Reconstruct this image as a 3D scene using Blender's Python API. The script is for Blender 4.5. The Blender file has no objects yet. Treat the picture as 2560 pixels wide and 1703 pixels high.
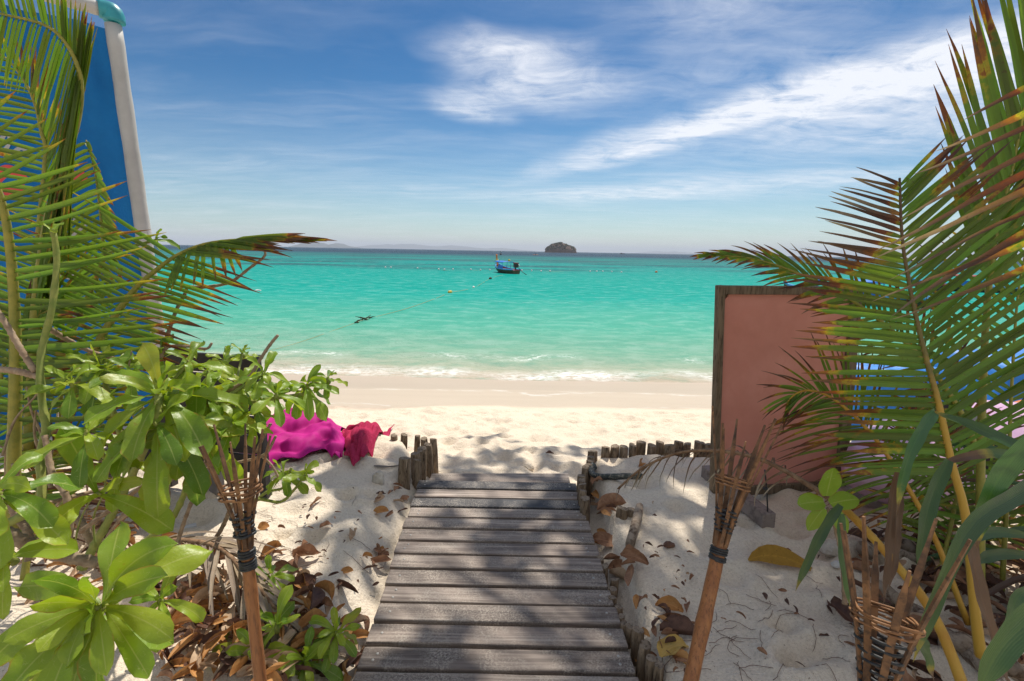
import bpy, math, random
import numpy as np
from mathutils import Vector as V, Matrix, noise as mnoise
R = math.radians
random.seed(7)
rng = np.random.default_rng(7)
sc = bpy.context.scene
C = sc.collection

# ------------------------------------------------------------------ camera, sky, sun, exposure
FPX = 2560 * 17 / 36.0
PITCH, ROLL = R(10.5), R(1.06)
EYE = V((0, 0, 1.55))
Fw = V((0, math.cos(PITCH), -math.sin(PITCH)))
U0 = V((0, math.sin(PITCH), math.cos(PITCH)))
R0 = V((1, 0, 0))
Rt = R0 * math.cos(ROLL) + U0 * math.sin(ROLL)
Up = U0 * math.cos(ROLL) - R0 * math.sin(ROLL)
cam_data = bpy.data.cameras.new('camera')
cam_data.lens = 17
cam_data.sensor_width = 36
cam_data.sensor_fit = 'HORIZONTAL'
cam_data.clip_start = 0.05
cam_data.clip_end = 90000
cam = bpy.data.objects.new('camera', cam_data)
C.objects.link(cam)
mw = Matrix.Identity(4)
for i in range(3):
    mw[i][0], mw[i][1], mw[i][2], mw[i][3] = Rt[i], Up[i], -Fw[i], EYE[i]
cam.matrix_world = mw
sc.camera = cam

SUN_EL, SUN_AZ = R(58), R(20)                     # azimuth to the right of +Y
SUN_DIR = V((math.sin(SUN_AZ) * math.cos(SUN_EL), math.cos(SUN_AZ) * math.cos(SUN_EL), math.sin(SUN_EL)))
sd = bpy.data.lights.new('sun', 'SUN')
sd.energy = 3.0
sd.angle = R(0.53)
sd.color = (1.0, 0.94, 0.84)
sun = bpy.data.objects.new('sun', sd)
C.objects.link(sun)
sun.rotation_euler = (-SUN_DIR).to_track_quat('-Z', 'Y').to_euler()

SKY_STRENGTH = 0.09
sc.view_settings.view_transform = 'Standard'
sc.view_settings.look = 'None'
sc.view_settings.exposure = 0.88
sc.view_settings.gamma = 1.0
sc.render.engine = 'CYCLES'
sc.cycles.use_denoising = True
sc.cycles.denoiser = 'OPENIMAGEDENOISE'
sc.cycles.denoising_input_passes = 'RGB_ALBEDO_NORMAL'
sc.cycles.denoising_prefilter = 'NONE'
sc.cycles.sample_clamp_indirect = 3.0
sc.cycles.sample_clamp_direct = 4.0
sc.cycles.max_bounces = 8
sc.cycles.transparent_max_bounces = 12
sc.cycles.volume_bounces = 0

class NT:
    """small node helper"""
    def __init__(s, tree):
        s.t = tree
        s.n = tree.nodes
    def new(s, typ, **kw):
        n = s.n.new(typ)
        for k, v in kw.items():
            setattr(n, k, v)
        return n
    def link(s, a, b):
        s.t.links.new(a, b)
    def put(s, sock, val):
        if hasattr(val, 'is_linked') or isinstance(val, bpy.types.NodeSocket):
            s.t.links.new(val, sock)
        else:
            sock.default_value = val
    def math(s, op, a, b=None, c=None, clamp=False):
        n = s.new('ShaderNodeMath', operation=op, use_clamp=clamp)
        s.put(n.inputs[0], a)
        if b is not None: s.put(n.inputs[1], b)
        if c is not None: s.put(n.inputs[2], c)
        return n.outputs[0]
    def vmath(s, op, a, b=None):
        n = s.new('ShaderNodeVectorMath', operation=op)
        s.put(n.inputs[0], a)
        if b is not None: s.put(n.inputs[1], b)
        return n.outputs[0]
    def noise(s, vec, scale=5, detail=3, rough=0.55, dist=0.0, color=False):
        n = s.new('ShaderNodeTexNoise')
        if vec is not None: s.link(vec, n.inputs['Vector'])
        n.inputs['Scale'].default_value = scale
        n.inputs['Detail'].default_value = detail
        n.inputs['Roughness'].default_value = rough
        n.inputs['Distortion'].default_value = dist
        return n.outputs['Color' if color else 'Fac']
    def ramp(s, fac, stops, interp='LINEAR'):
        n = s.new('ShaderNodeValToRGB')
        cr = n.color_ramp
        cr.interpolation = interp
        while len(cr.elements) < len(stops): cr.elements.new(0.5)
        for e, (p, c) in zip(cr.elements, stops):
            e.position = p
            e.color = (c[0], c[1], c[2], 1) if not isinstance(c, (int, float)) else (c, c, c, 1)
        s.link(fac, n.inputs[0])
        return n.outputs[0]
    def mix(s, fac, a, b, mode='MIX'):
        n = s.new('ShaderNodeMix', data_type='RGBA', blend_type=mode)
        s.put(n.inputs[0], fac)
        for sock, val in ((n.inputs[6], a), (n.inputs[7], b)):
            s.put(sock, (*val, 1) if isinstance(val, tuple) and len(val) == 3 else val)
        return n.outputs[2]
    def maprange(s, v, a, b, c=0.0, d=1.0, smooth=False):
        n = s.new('ShaderNodeMapRange', clamp=True)
        if smooth: n.interpolation_type = 'SMOOTHSTEP'
        s.put(n.inputs[0], v)
        for i, x in enumerate((a, b, c, d)): s.put(n.inputs[1 + i], x)
        return n.outputs[0]
    def mapping(s, vec, scale=(1, 1, 1), rot=(0, 0, 0), loc=(0, 0, 0)):
        n = s.new('ShaderNodeMapping')
        s.link(vec, n.inputs[0])
        n.inputs['Scale'].default_value = scale
        n.inputs['Rotation'].default_value = rot
        n.inputs['Location'].default_value = loc
        return n.outputs[0]
    def bump(s, h, strength=0.3, dist=0.01, normal=None):
        n = s.new('ShaderNodeBump')
        s.put(n.inputs['Strength'], strength)
        s.put(n.inputs['Distance'], dist)
        s.link(h, n.inputs['Height'])
        if normal is not None: s.link(normal, n.inputs['Normal'])
        return n.outputs[0]

def build_world():
    w = bpy.data.worlds.new('World')
    sc.world = w
    w.use_nodes = True
    T = NT(w.node_tree)
    T.n.clear()
    out = T.new('ShaderNodeOutputWorld')
    bg = T.new('ShaderNodeBackground')
    sky = T.new('ShaderNodeTexSky', sky_type='NISHITA')
    sky.sun_disc = False
    sky.sun_elevation = SUN_EL
    sky.sun_rotation = SUN_AZ
    sky.air_density = 1.0
    sky.dust_density = 0.1
    sky.ozone_density = 2.5
    tc = T.new('ShaderNodeTexCoord')
    d = tc.outputs['Generated']
    sep = T.new('ShaderNodeSeparateXYZ')
    T.link(d, sep.inputs[0])
    # cirrus: project the direction on a high flat layer (x/z, y/z)
    zz = T.math('ADD', T.math('MAXIMUM', sep.outputs[2], 0.0), 0.07)
    px = T.math('DIVIDE', sep.outputs[0], zz)
    py = T.math('DIVIDE', sep.outputs[1], zz)
    cmb = T.new('ShaderNodeCombineXYZ')
    T.link(px, cmb.inputs[0]); T.link(py, cmb.inputs[1])
    p = cmb.outputs[0]
    warp = T.noise(p, 0.9, 4, 0.55, color=True)
    pw = T.vmath('ADD', p, T.vmath('SCALE', T.vmath('SUBTRACT', warp, (0.5, 0.5, 0.5)), None))
    pw.node.inputs[1].links[0].from_node.inputs['Scale'].default_value = 0.55
    sp = T.new('ShaderNodeSeparateXYZ'); T.link(pw, sp.inputs[0])
    wx, wy = sp.outputs[0], sp.outputs[1]
    def blob(cx, cy, ang, rx, ry, soft=1.0):
        ca, sa = math.cos(ang), math.sin(ang)
        dx = T.math('SUBTRACT', wx, cx); dy = T.math('SUBTRACT', wy, cy)
        a = T.math('DIVIDE', T.math('ADD', T.math('MULTIPLY', dx, ca), T.math('MULTIPLY', dy, sa)), rx)
        b = T.math('DIVIDE', T.math('SUBTRACT', T.math('MULTIPLY', dy, ca), T.math('MULTIPLY', dx, sa)), ry)
        r = T.math('SQRT', T.math('ADD', T.math('MULTIPLY', a, a), T.math('MULTIPLY', b, b)))
        return T.maprange(r, 1.0, 0.0, 0.0, soft, smooth=True)
    fib = T.noise(T.mapping(pw, (1.6, 8.0, 1), (0, 0, R(52))), 1.0, 8, 0.66, 0.25)
    puff = T.noise(p, 3.4, 9, 0.66, 0.9)
    veil = T.noise(T.mapping(pw, (0.5, 1.3, 1)), 1.0, 6, 0.6)
    total = None
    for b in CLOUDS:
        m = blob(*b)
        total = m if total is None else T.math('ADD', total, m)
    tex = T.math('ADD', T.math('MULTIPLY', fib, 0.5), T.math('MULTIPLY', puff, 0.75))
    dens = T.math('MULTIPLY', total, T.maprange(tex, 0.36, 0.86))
    dens2 = T.math('MULTIPLY', T.math('MULTIPLY', T.maprange(veil, 0.45, 0.72), T.maprange(fib, 0.2, 0.8)), 0.26)
    low = T.math('MULTIPLY', T.maprange(sep.outputs[2], 0.30, 0.02, 0.0, 0.34, smooth=True), T.maprange(fib, 0.0, 0.7))
    dens = T.math('ADD', T.math('ADD', dens, dens2), low)
    dens = T.math('MINIMUM', dens, 0.86)
    ss = T.new('ShaderNodeSeparateColor'); T.link(sky.outputs[0], ss.inputs[0])
    sk = T.new('ShaderNodeCombineColor')
    for ch, (pw_, ml) in enumerate(((2.0, 2.15), (1.55, 2.85), (1.4, 3.05))):
        T.link(T.math('MULTIPLY', T.math('POWER', T.math('DIVIDE', ss.outputs[ch], 6.5), pw_), ml), sk.inputs[ch])
    deep = sk.outputs[0]
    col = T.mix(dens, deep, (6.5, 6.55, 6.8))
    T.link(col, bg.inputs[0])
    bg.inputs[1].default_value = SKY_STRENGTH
    T.link(bg.outputs[0], out.inputs[0])

# cirrus patches in layer coordinates: centre x, y, angle, half-length, half-width, density
CLOUDS = [(0.05, 2.55, R(15), 0.62, 0.5, 1.0), (-0.25, 2.95, R(70), 0.5, 0.3, 0.8), (1.0, 3.3, R(-57), 2.3, 0.46, 1.05), (1.75, 2.3, R(-60), 1.6, 0.6, 0.9),
          (2.2, 4.6, R(-30), 2.4, 0.7, 0.55), (1.0, 5.4, R(-10), 2.6, 0.6, 0.5), (0.7, 1.9, R(-20), 0.6, 0.35, 0.45), (-0.05, 2.2, R(0), 0.5, 0.22, 0.8), (2.4, 1.6, R(-50), 1.3, 0.6, 0.7), (1.0, -1.6, R(-8), 7.0, 3.8, 1.05), (2.4, 2.5, R(-40), 2.6, 1.2, 0.75), (0.9, 2.4, R(-40), 1.5, 0.5, 0.35)]  # the widest patch, overhead and out of view, is added to brighten the shade
build_world()

# ------------------------------------------------------------------ pixel helpers (photograph pixels -> a direction)
def ray(px, py):
    return Fw + Rt * ((px - 1280) / FPX) - Up * ((py - 851.5) / FPX)
def W(px, py, d):                 # at depth d along the view axis
    return EYE + ray(px, py) * d
def G(px, py, z=0.0):             # on a level at height z
    r = ray(px, py)
    return EYE + r * ((z - EYE.z) / r.z)
def WY(px, py, y):                # on the upright plane at distance y
    r = ray(px, py)
    return EYE + r * (y / r.y)

# ------------------------------------------------------------------ object helpers
def tag(o, label=None, cat=None, group=None, kind=None):
    if label: o['label'] = label
    if cat: o['category'] = cat
    if group: o['group'] = group
    if kind: o['kind'] = kind
    return o
def thing(name, loc, label, cat, group=None):
    o = bpy.data.objects.new(name, None)
    o.empty_display_size = 0.1
    o.location = loc
    C.objects.link(o)
    return tag(o, label, cat, group)
def base_of(o):
    while o.parent: o = o.parent
    return o.location
def mobj(name, geo, mat, parent=None, smooth=True, origin=None):
    """geo = (verts, faces, cols) in world coordinates"""
    verts, faces, cols = geo
    off = V(base_of(parent)) if parent else (V(origin) if origin is not None else V((0, 0, 0)))
    me = bpy.data.meshes.new(name)
    me.from_pydata([(v[0] - off.x, v[1] - off.y, v[2] - off.z) for v in verts], [], faces)
    if cols:
        a = me.color_attributes.new('col', 'FLOAT_COLOR', 'POINT')
        flat = np.ones((len(verts), 4), dtype=np.float32)
        flat[:, :3] = np.array(cols, dtype=np.float32)[:, :3]
        a.data.foreach_set('color', flat.ravel())
    if smooth:
        me.polygons.foreach_set('use_smooth', [True] * len(me.polygons))
    if mat: me.materials.append(mat)
    o = bpy.data.objects.new(name, me)
    C.objects.link(o)
    if parent: o.parent = parent
    elif origin is not None: o.location = origin
    return o
def join(geos):
    vs, fs, cs = [], [], []
    for v, f, c in geos:
        n = len(vs)
        vs += list(v)
        fs += [tuple(i + n for i in q) for q in f]
        cs += list(c) if c else [(0, 0, 0)] * len(v)
    return vs, fs, cs
def spline(pts, n):
    """Catmull-Rom through a list of Vectors"""
    P = [V(p) for p in pts]
    P = [P[0] * 2 - P[1]] + P + [P[-1] * 2 - P[-2]]
    out = []
    m = len(P) - 3
    for i in range(n):
        t = i / (n - 1) * m
        k = min(int(t), m - 1)
        u = t - k
        a, b, c, d = P[k], P[k + 1], P[k + 2], P[k + 3]
        out.append(0.5 * ((2 * b) + (c - a) * u + (2 * a - 5 * b + 4 * c - d) * u * u + (3 * b - a - 3 * c + d) * u ** 3))
    return out
def lerp(a, b, t): return a + (b - a) * t
def tube(pts, radii, ns=8, cap=True, jitter=0.0, seed=0, col=None, flat=1.0):
    pts = [V(p) for p in pts]
    if not hasattr(radii, '__len__'): radii = [radii] * len(pts)
    vs, fs, cs = [], [], []
    ref = None
    rr = random.Random(seed)
    for i, p in enumerate(pts):
        t = (pts[min(i + 1, len(pts) - 1)] - pts[max(i - 1, 0)]).normalized()
        if ref is None:
            ref = t.orthogonal().normalized()
        ref = (ref - t * ref.dot(t))
        ref = ref.normalized() if ref.length > 1e-6 else t.orthogonal().normalized()
        b = t.cross(ref)
        for k in range(ns):
            a = 2 * math.pi * k / ns
            r = radii[i] * (1 + jitter * (rr.random() - 0.5))
            vs.append(p + ref * (math.cos(a) * r) + b * (math.sin(a) * r * flat))
            cs.append(col if col else (i / max(1, len(pts) - 1), 0.5, 0.5))
    for i in range(len(pts) - 1):
        for k in range(ns):
            k2 = (k + 1) % ns
            fs.append((i * ns + k, i * ns + k2, (i + 1) * ns + k2, (i + 1) * ns + k))
    if cap:
        fs.append(tuple(range(ns - 1, -1, -1)))
        fs.append(tuple((len(pts) - 1) * ns + k for k in range(ns)))
    return vs, fs, cs
def box(c, ax, ay, az, col=(0, 0, 0)):
    """box from centre and three half-axis vectors"""
    c, ax, ay, az = V(c), V(ax), V(ay), V(az)
    vs = [c + ax * i + ay * j + az * k for i in (-1, 1) for j in (-1, 1) for k in (-1, 1)]
    fs = [(0, 1, 3, 2), (4, 6, 7, 5), (0, 4, 5, 1), (2, 3, 7, 6), (0, 2, 6, 4), (1, 5, 7, 3)]
    return vs, fs, [col] * 8
def bevel(o, w=0.004, seg=2):
    m = o.modifiers.new('bevel', 'BEVEL')
    m.width = w
    m.segments = seg
    m.limit_method = 'ANGLE'
    return o
def bar(a, b, w, h, up=(0, 0, 1), col=(0, 0, 0)):
    """rectangular bar between two points"""
    a, b = V(a), V(b)
    t = (b - a)
    s = t.cross(V(up)).normalized()
    n = s.cross(t).normalized()
    return box((a + b) / 2, t / 2, s * (w / 2), n * (h / 2), col)
def strip(cl, nrm, width, nac=3, fold=0.0, wave=0.0, wfreq=3.0, cup=0.0, colf=None, phase=0.0):
    """leaf blade along a centre line; width(t) is the half width"""
    vs, fs, cs = [], [], []
    n = len(cl)
    N = V(nrm)
    for i, p in enumerate(cl):
        t = i / (n - 1)
        T = (cl[min(i + 1, n - 1)] - cl[max(i - 1, 0)]).normalized()
        S = T.cross(N)
        S = S.normalized() if S.length > 1e-5 else T.orthogonal().normalized()
        N = S.cross(T).normalized()
        w = width(t)
        for j in range(nac):
            s = -1 + 2 * j / (nac - 1)
            q = p + S * (w * s * math.cos(fold)) + N * (abs(s) * w * math.sin(fold) + cup * w * s * s)
            if wave:
                q = q + N * (wave * abs(s) ** 1.5 * math.sin(wfreq * 6.283 * t + (2.1 if s > 0 else 0) + phase))
            vs.append(q)
            cs.append(colf(t, s) if colf else (t, 0.5, abs(s)))
    for i in range(n - 1):
        for j in range(nac - 1):
            a = i * nac + j
            fs.append((a, a + 1, a + nac + 1, a + nac))
    return vs, fs, cs
def droop_line(p, d, L, n, g, kink=0.0, rnd=None):
    p, d = V(p), V(d).normalized()
    pts = [p.copy()]
    for i in range(n):
        d = (d + V((0, 0, -g / n)))
        if kink and rnd: d = d + V((rnd.uniform(-1, 1), rnd.uniform(-1, 1), rnd.uniform(-1, 1))) * kink
        d.normalize()
        p = p + d * (L / n)
        pts.append(p.copy())
    return pts

# ------------------------------------------------------------------ materials
MATS = {}
def mat(name):
    m = bpy.data.materials.new(name)
    m.use_nodes = True
    T = NT(m.node_tree)
    T.n.clear()
    out = T.new('ShaderNodeOutputMaterial')
    MATS[name] = m
    return m, T, out
def principled(T, out, col, rough=0.6, spec=0.3, normal=None, **kw):
    b = T.new('ShaderNodeBsdfPrincipled')
    T.put(b.inputs['Base Color'], (*col, 1) if isinstance(col, tuple) else col)
    T.put(b.inputs['Roughness'], rough)
    T.put(b.inputs['Specular IOR Level'], spec)
    if normal is not None: T.link(normal, b.inputs['Normal'])
    for k, v in kw.items(): T.put(b.inputs[k], v)
    if out is not None: T.link(b.outputs[0], out.inputs[0])
    return b
def geopos(T):
    return T.new('ShaderNodeNewGeometry').outputs['Position']
def objco(T):
    return T.new('ShaderNodeTexCoord').outputs['Object']
def attr(T, name='col'):
    a = T.new('ShaderNodeAttribute', attribute_name=name)
    s = T.new('ShaderNodeSeparateColor')
    T.link(a.outputs['Color'], s.inputs[0])
    return s.outputs

def leafy(name, ramp_stops, gloss=0.5, rough=0.36, transl=0.44, speck=True):
    """R of 'col' = how far into the dead part (0.5 = border), G = random, B = across / yellow"""
    m, T, out = mat(name)
    r, g, b = attr(T)
    pos = geopos(T)
    n1 = T.noise(pos, 26, 4, 0.6)
    x = T.math('ADD', r, T.math('ADD', T.math('MULTIPLY', T.math('SUBTRACT', n1, 0.5), 0.3), T.math('MULTIPLY', T.math('SUBTRACT', T.noise(pos, 7, 2), 0.5), 0.3)))
    c = T.ramp(x, ramp_stops)
    hs = T.new('ShaderNodeHueSaturation')
    T.link(c, hs.inputs['Color'])
    T.link(T.maprange(g, 0, 1, 0.478, 0.515), hs.inputs['Hue'])
    T.link(T.maprange(g, 0, 1, 0.65, 1.3), hs.inputs['Value'])
    c = hs.outputs[0]
    if speck:
        sp = T.maprange(T.noise(pos, 60, 2, 0.5), 0.66, 0.74)
        c = T.mix(T.math('MULTIPLY', sp, 0.55), c, (0.09, 0.045, 0.015))
    vein = T.math('SINE', T.math('MULTIPLY', b, 42.0))
    c = T.mix(T.maprange(vein, -1, 1, 0.0, 0.22), c, T.mix(1.0, c, (0.55, 0.6, 0.5), 'MULTIPLY'))
    c = T.mix(T.maprange(b, 0.0, 0.1, 0.5, 0.0), c, T.mix(1.0, c, (1.7, 1.5, 1.2), 'MULTIPLY'))
    fine = T.math('ADD', T.noise(pos, 160, 2, 0.5), T.math('MULTIPLY', vein, 0.3))
    nb = T.bump(fine, 0.3, 0.002)
    pb = principled(T, None, c, rough, gloss, nb)
    tr = T.new('ShaderNodeBsdfTranslucent')
    T.link(T.mix(0.5, c, T.mix(1.0, c, (1.9, 1.55, 0.3), 'MULTIPLY')), tr.inputs[0])
    mx = T.new('ShaderNodeMixShader')
    mx.inputs[0].default_value = transl
    T.link(pb.outputs[0], mx.inputs[1]); T.link(tr.outputs[0], mx.inputs[2])
    T.link(mx.outputs[0], out.inputs[0])
    return m
PALM = leafy('palm_leaf', [(0.0, (0.105, 0.195, 0.02)), (0.43, (0.13, 0.215, 0.02)), (0.485, (0.36, 0.27, 0.02)), (0.52, (0.24, 0.085, 0.015)), (0.62, (0.11, 0.052, 0.028)), (0.85, (0.15, 0.1, 0.075)), (1.0, (0.25, 0.2, 0.16))])
DRYP = leafy('dry_palm_leaf', [(0.0, (0.45, 0.39, 0.31)), (0.5, (0.26, 0.18, 0.12)), (0.75, (0.13, 0.07, 0.035)), (1.0, (0.28, 0.23, 0.18))], 0.2, 0.6, 0.15)
BLADE = leafy('strap_leaf', [(0.0, (0.042, 0.11, 0.034)), (0.42, (0.055, 0.125, 0.03)), (0.5, (0.3, 0.26, 0.03)), (0.58, (0.12, 0.06, 0.025)), (1.0, (0.09, 0.045, 0.025))], 0.6, 0.28, 0.25, False)

def lettuce():
    m, T, out = mat('sea_lettuce_leaf')
    r, g, b = attr(T)
    pos = geopos(T)
    mid = T.maprange(b, 0.0, 0.09, 1.0, 0.0, smooth=True)
    base = T.mix(T.noise(pos, 14, 3), (0.16, 0.275, 0.02), (0.26, 0.38, 0.03))
    base = T.mix(T.maprange(g, 0.45, 0.0, 0.0, 0.75), base, (0.075, 0.17, 0.018))
    base = T.mix(T.maprange(g, 0.55, 1.0, 0.0, 0.8), base, (0.33, 0.42, 0.03))
    yel = T.maprange(T.math('ADD', r, T.math('MULTIPLY', T.noise(pos, 30, 3), 0.4)), 0.95, 1.25)
    base = T.mix(yel, base, (0.42, 0.34, 0.04))
    base = T.mix(T.math('MULTIPLY', mid, 0.55), base, (0.45, 0.5, 0.17))
    wv = T.new('ShaderNodeTexNoise'); T.link(pos, wv.inputs['Vector'])
    wv.inputs['Scale'].default_value = 22; wv.inputs['Detail'].default_value = 1; wv.inputs['Distortion'].default_value = 3.0
    mine = T.maprange(T.math('ABSOLUTE', T.math('SUBTRACT', wv.outputs['Fac'], 0.5)), 0.0, 0.008, 0.35, 0.0)
    base = T.mix(mine, base, (0.5, 0.53, 0.3))
    sp = T.maprange(T.noise(pos, 34, 3, 0.5), 0.70, 0.76)
    base = T.mix(T.math('MULTIPLY', sp, 0.5), base, (0.2, 0.1, 0.015))
    edge = T.math('MULTIPLY', T.maprange(b, 0.86, 0.97), T.maprange(T.noise(pos, 18, 2), 0.5, 0.62))
    base = T.mix(T.math('MULTIPLY', edge, 0.8), base, (0.3, 0.17, 0.03))
    big_ = T.noise(pos, 6, 2)
    base = T.mix(T.maprange(big_, 0.5, 0.72, 0.0, 0.5), base, (0.34, 0.36, 0.04))
    nb = T.bump(T.noise(pos, 55, 3), 0.35, 0.005)
    pb = principled(T, None, base, 0.4, 0.45, nb)
    tr = T.new('ShaderNodeBsdfTranslucent')
    T.link(T.mix(1.0, base, (1.35, 1.3, 0.35), 'MULTIPLY'), tr.inputs[0])
    mx = T.new('ShaderNodeMixShader'); mx.inputs[0].default_value = 0.42
    T.link(pb.outputs[0], mx.inputs[1]); T.link(tr.outputs[0], mx.inputs[2])
    T.link(mx.outputs[0], out.inputs[0])
    return m
LETT = lettuce()

def noisy(name, c1, c2, scale=8, rough=0.7, spec=0.25, bump=0.3, bdist=0.004, stretch=(1, 1, 1), c3=None, coord='obj', detail=5, bscale=None):
    m, T, out = mat(name)
    p = objco(T) if coord == 'obj' else geopos(T)
    pm = T.mapping(p, stretch)
    n = T.noise(pm, scale, detail, 0.6)
    c = T.ramp(n, [(0.3, c1), (0.7, c2)])
    if c3:
        n3 = T.noise(pm, scale * 2.7, 4, 0.65, 0.5)
        c = T.mix(T.maprange(n3, 0.5, 0.68), c, c3)
    nb = T.bump(T.noise(pm, bscale or scale * 3, 4, 0.65), bump, bdist)
    principled(T, out, c, rough, spec, nb)
    return m
STEM_G = noisy('green_stem', (0.14, 0.19, 0.035), (0.28, 0.28, 0.07), 30, 0.6)
STEM_B = noisy('brown_stem', (0.16, 0.11, 0.065), (0.32, 0.25, 0.17), 40, 0.8, bump=0.6)
TWIG = noisy('dry_twig', (0.2, 0.13, 0.08), (0.38, 0.28, 0.19), 40, 0.85, bump=0.5)
RACH = noisy('green_rachis', (0.16, 0.17, 0.025), (0.32, 0.27, 0.04), 25, 0.5, 0.4)
RACHY = noisy('orange_rachis', (0.42, 0.2, 0.02), (0.5, 0.3, 0.04), 20, 0.5, 0.4)
RACHD = noisy('dry_rachis', (0.12, 0.06, 0.03), (0.34, 0.22, 0.13), 35, 0.8, bump=0.6)
m, T, out = mat('graded_rachis')
r_, g_, b_ = attr(T)
pos = geopos(T)
c = T.ramp(T.math('ADD', r_, T.math('MULTIPLY', T.math('SUBTRACT', T.noise(pos, 18, 4), 0.5), 0.4)), [(0.0, (0.5, 0.3, 0.04)), (0.42, (0.42, 0.25, 0.035)), (0.6, (0.15, 0.12, 0.03)), (0.85, (0.13, 0.085, 0.03)), (1.0, (0.1, 0.055, 0.03))])
principled(T, out, c, 0.5, 0.35)
RACHG = m
BAMB = noisy('bamboo', (0.21, 0.075, 0.024), (0.34, 0.145, 0.05), 14, 0.45, 0.4, stretch=(4, 4, 0.6), c3=(0.14, 0.055, 0.02))
BAMD = noisy('charred_bamboo', (0.045, 0.025, 0.016), (0.30, 0.15, 0.065), 18, 0.65, 0.3, c3=(0.06, 0.035, 0.022))
CANE = noisy('cane_weave', (0.14, 0.06, 0.025), (0.3, 0.15, 0.06), 40, 0.55, 0.35)
RUBB = noisy('black_binding', (0.012, 0.013, 0.015), (0.035, 0.036, 0.038), 40, 0.5, 0.4)
LOGS = noisy('weathered_log', (0.13, 0.085, 0.05), (0.36, 0.27, 0.18), 9, 0.9, 0.15, 0.9, 0.012, (4, 4, 0.7), (0.06, 0.04, 0.028), 'geo')
LOGT = noisy('log_end', (0.16, 0.12, 0.085), (0.33, 0.26, 0.19), 30, 0.9, 0.15, 0.7, 0.006, c3=(0.05, 0.035, 0.025), coord='geo')
TIMB = noisy('sign_timber', (0.13, 0.09, 0.055), (0.23, 0.17, 0.115), 6, 0.8, 0.2, 0.4, 0.004, (7, 7, 0.8), (0.06, 0.045, 0.03), 'geo')
FOOT = noisy('foot_timber', (0.2, 0.155, 0.13), (0.3, 0.24, 0.21), 8, 0.8, 0.2, 0.4, 0.004, (1, 1, 1), (0.12, 0.09, 0.075), 'geo')
PINK = noisy('pink_panel', (0.55, 0.215, 0.16), (0.7, 0.31, 0.245), 2.6, 0.7, 0.2, 0.1, 0.002, coord='geo', detail=7, bscale=90, c3=(0.62, 0.25, 0.19))
BLACKW = noisy('black_timber', (0.018, 0.016, 0.016), (0.045, 0.04, 0.038), 8, 0.6, 0.3, coord='geo')
GREYW = noisy('grey_timber', (0.17, 0.15, 0.14), (0.26, 0.23, 0.21), 8, 0.8, 0.2, coord='geo')
DRIFT = noisy('driftwood', (0.2, 0.145, 0.1), (0.4, 0.33, 0.26), 10, 0.9, 0.15, 0.9, 0.01, (1, 1, 1), (0.09, 0.055, 0.035))
STONE = noisy('shell_stone', (0.4, 0.34, 0.27), (0.6, 0.55, 0.47), 30, 0.9)
HUSK = noisy('husk', (0.07, 0.035, 0.025), (0.2, 0.1, 0.06), 25, 0.7)
WHITEP = noisy('white_vinyl', (0.36, 0.345, 0.325), (0.5, 0.485, 0.46), 3, 0.55, 0.35, 0.2, 0.01, coord='geo')
TEAL = noisy('teal_plastic', (0.02, 0.22, 0.27), (0.03, 0.3, 0.35), 10, 0.4, 0.5)
BLUEF = noisy('blue_fabric', (0.008, 0.115, 0.33), (0.012, 0.175, 0.46), 1.5, 0.75, 0.2, 0.6, 0.03, coord='geo', bscale=5)
REDP = noisy('red_print', (0.55, 0.06, 0.06), (0.62, 0.1, 0.09), 5, 0.7)
MAG = noisy('magenta_cloth', (0.36, 0.004, 0.15), (0.48, 0.012, 0.21), 6, 0.7, 0.2, 0.12, 0.004, coord='geo', bscale=300)
TOWEL = noisy('crimson_terry', (0.36, 0.02, 0.065), (0.5, 0.045, 0.11), 40, 0.95, 0.08, 0.9, 0.006, coord='geo', bscale=420)
PIPE = noisy('pvc', (0.5, 0.48, 0.44), (0.62, 0.6, 0.56), 12, 0.5)
TYRE = noisy('old_rubber', (0.03, 0.035, 0.035), (0.09, 0.1, 0.09), 20, 0.7, c3=(0.3, 0.27, 0.22), coord='geo')
TARP = noisy('blue_tarp', (0.01, 0.14, 0.5), (0.03, 0.24, 0.62), 6, 0.45, 0.4)
KAYP = noisy('pink_plastic', (0.55, 0.33, 0.5), (0.66, 0.42, 0.56), 3, 0.4, 0.4)
KAYW = noisy('pale_plastic', (0.58, 0.58, 0.6), (0.68, 0.68, 0.7), 3, 0.4, 0.4)
ORNG = noisy('orange_paint', (0.5, 0.12, 0.02), (0.6, 0.2, 0.04), 6, 0.5)
BLUEP = noisy('blue_paint', (0.01, 0.12, 0.5), (0.02, 0.2, 0.6), 6, 0.5)
BLUEL = noisy('light_blue_paint', (0.05, 0.32, 0.65), (0.08, 0.4, 0.7), 6, 0.5)
HULL = noisy('green_brown_hull', (0.05, 0.065, 0.035), (0.11, 0.1, 0.05), 5, 0.5)
REDB = noisy('dull_red_paint', (0.2, 0.03, 0.025), (0.3, 0.05, 0.04), 6, 0.5)
DARKM = noisy('dark_metal', (0.02, 0.02, 0.022), (0.07, 0.06, 0.05), 8, 0.5)
YELL = noisy('yellow_float', (0.55, 0.36, 0.03), (0.62, 0.42, 0.05), 6, 0.5)
WHITB = noisy('white_float', (0.8, 0.74, 0.68), (0.86, 0.82, 0.78), 6, 0.5)
ROPE = noisy('rope_fibre', (0.3, 0.25, 0.09), (0.42, 0.36, 0.16), 30, 0.8)
WEED = noisy('weed', (0.03, 0.035, 0.02), (0.06, 0.06, 0.03), 20, 0.9)
ROCK = noisy('island_rock', (0.09, 0.06, 0.045), (0.2, 0.13, 0.1), 0.08, 0.9, 0.1, 0.5, 2.0, coord='geo')
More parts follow.
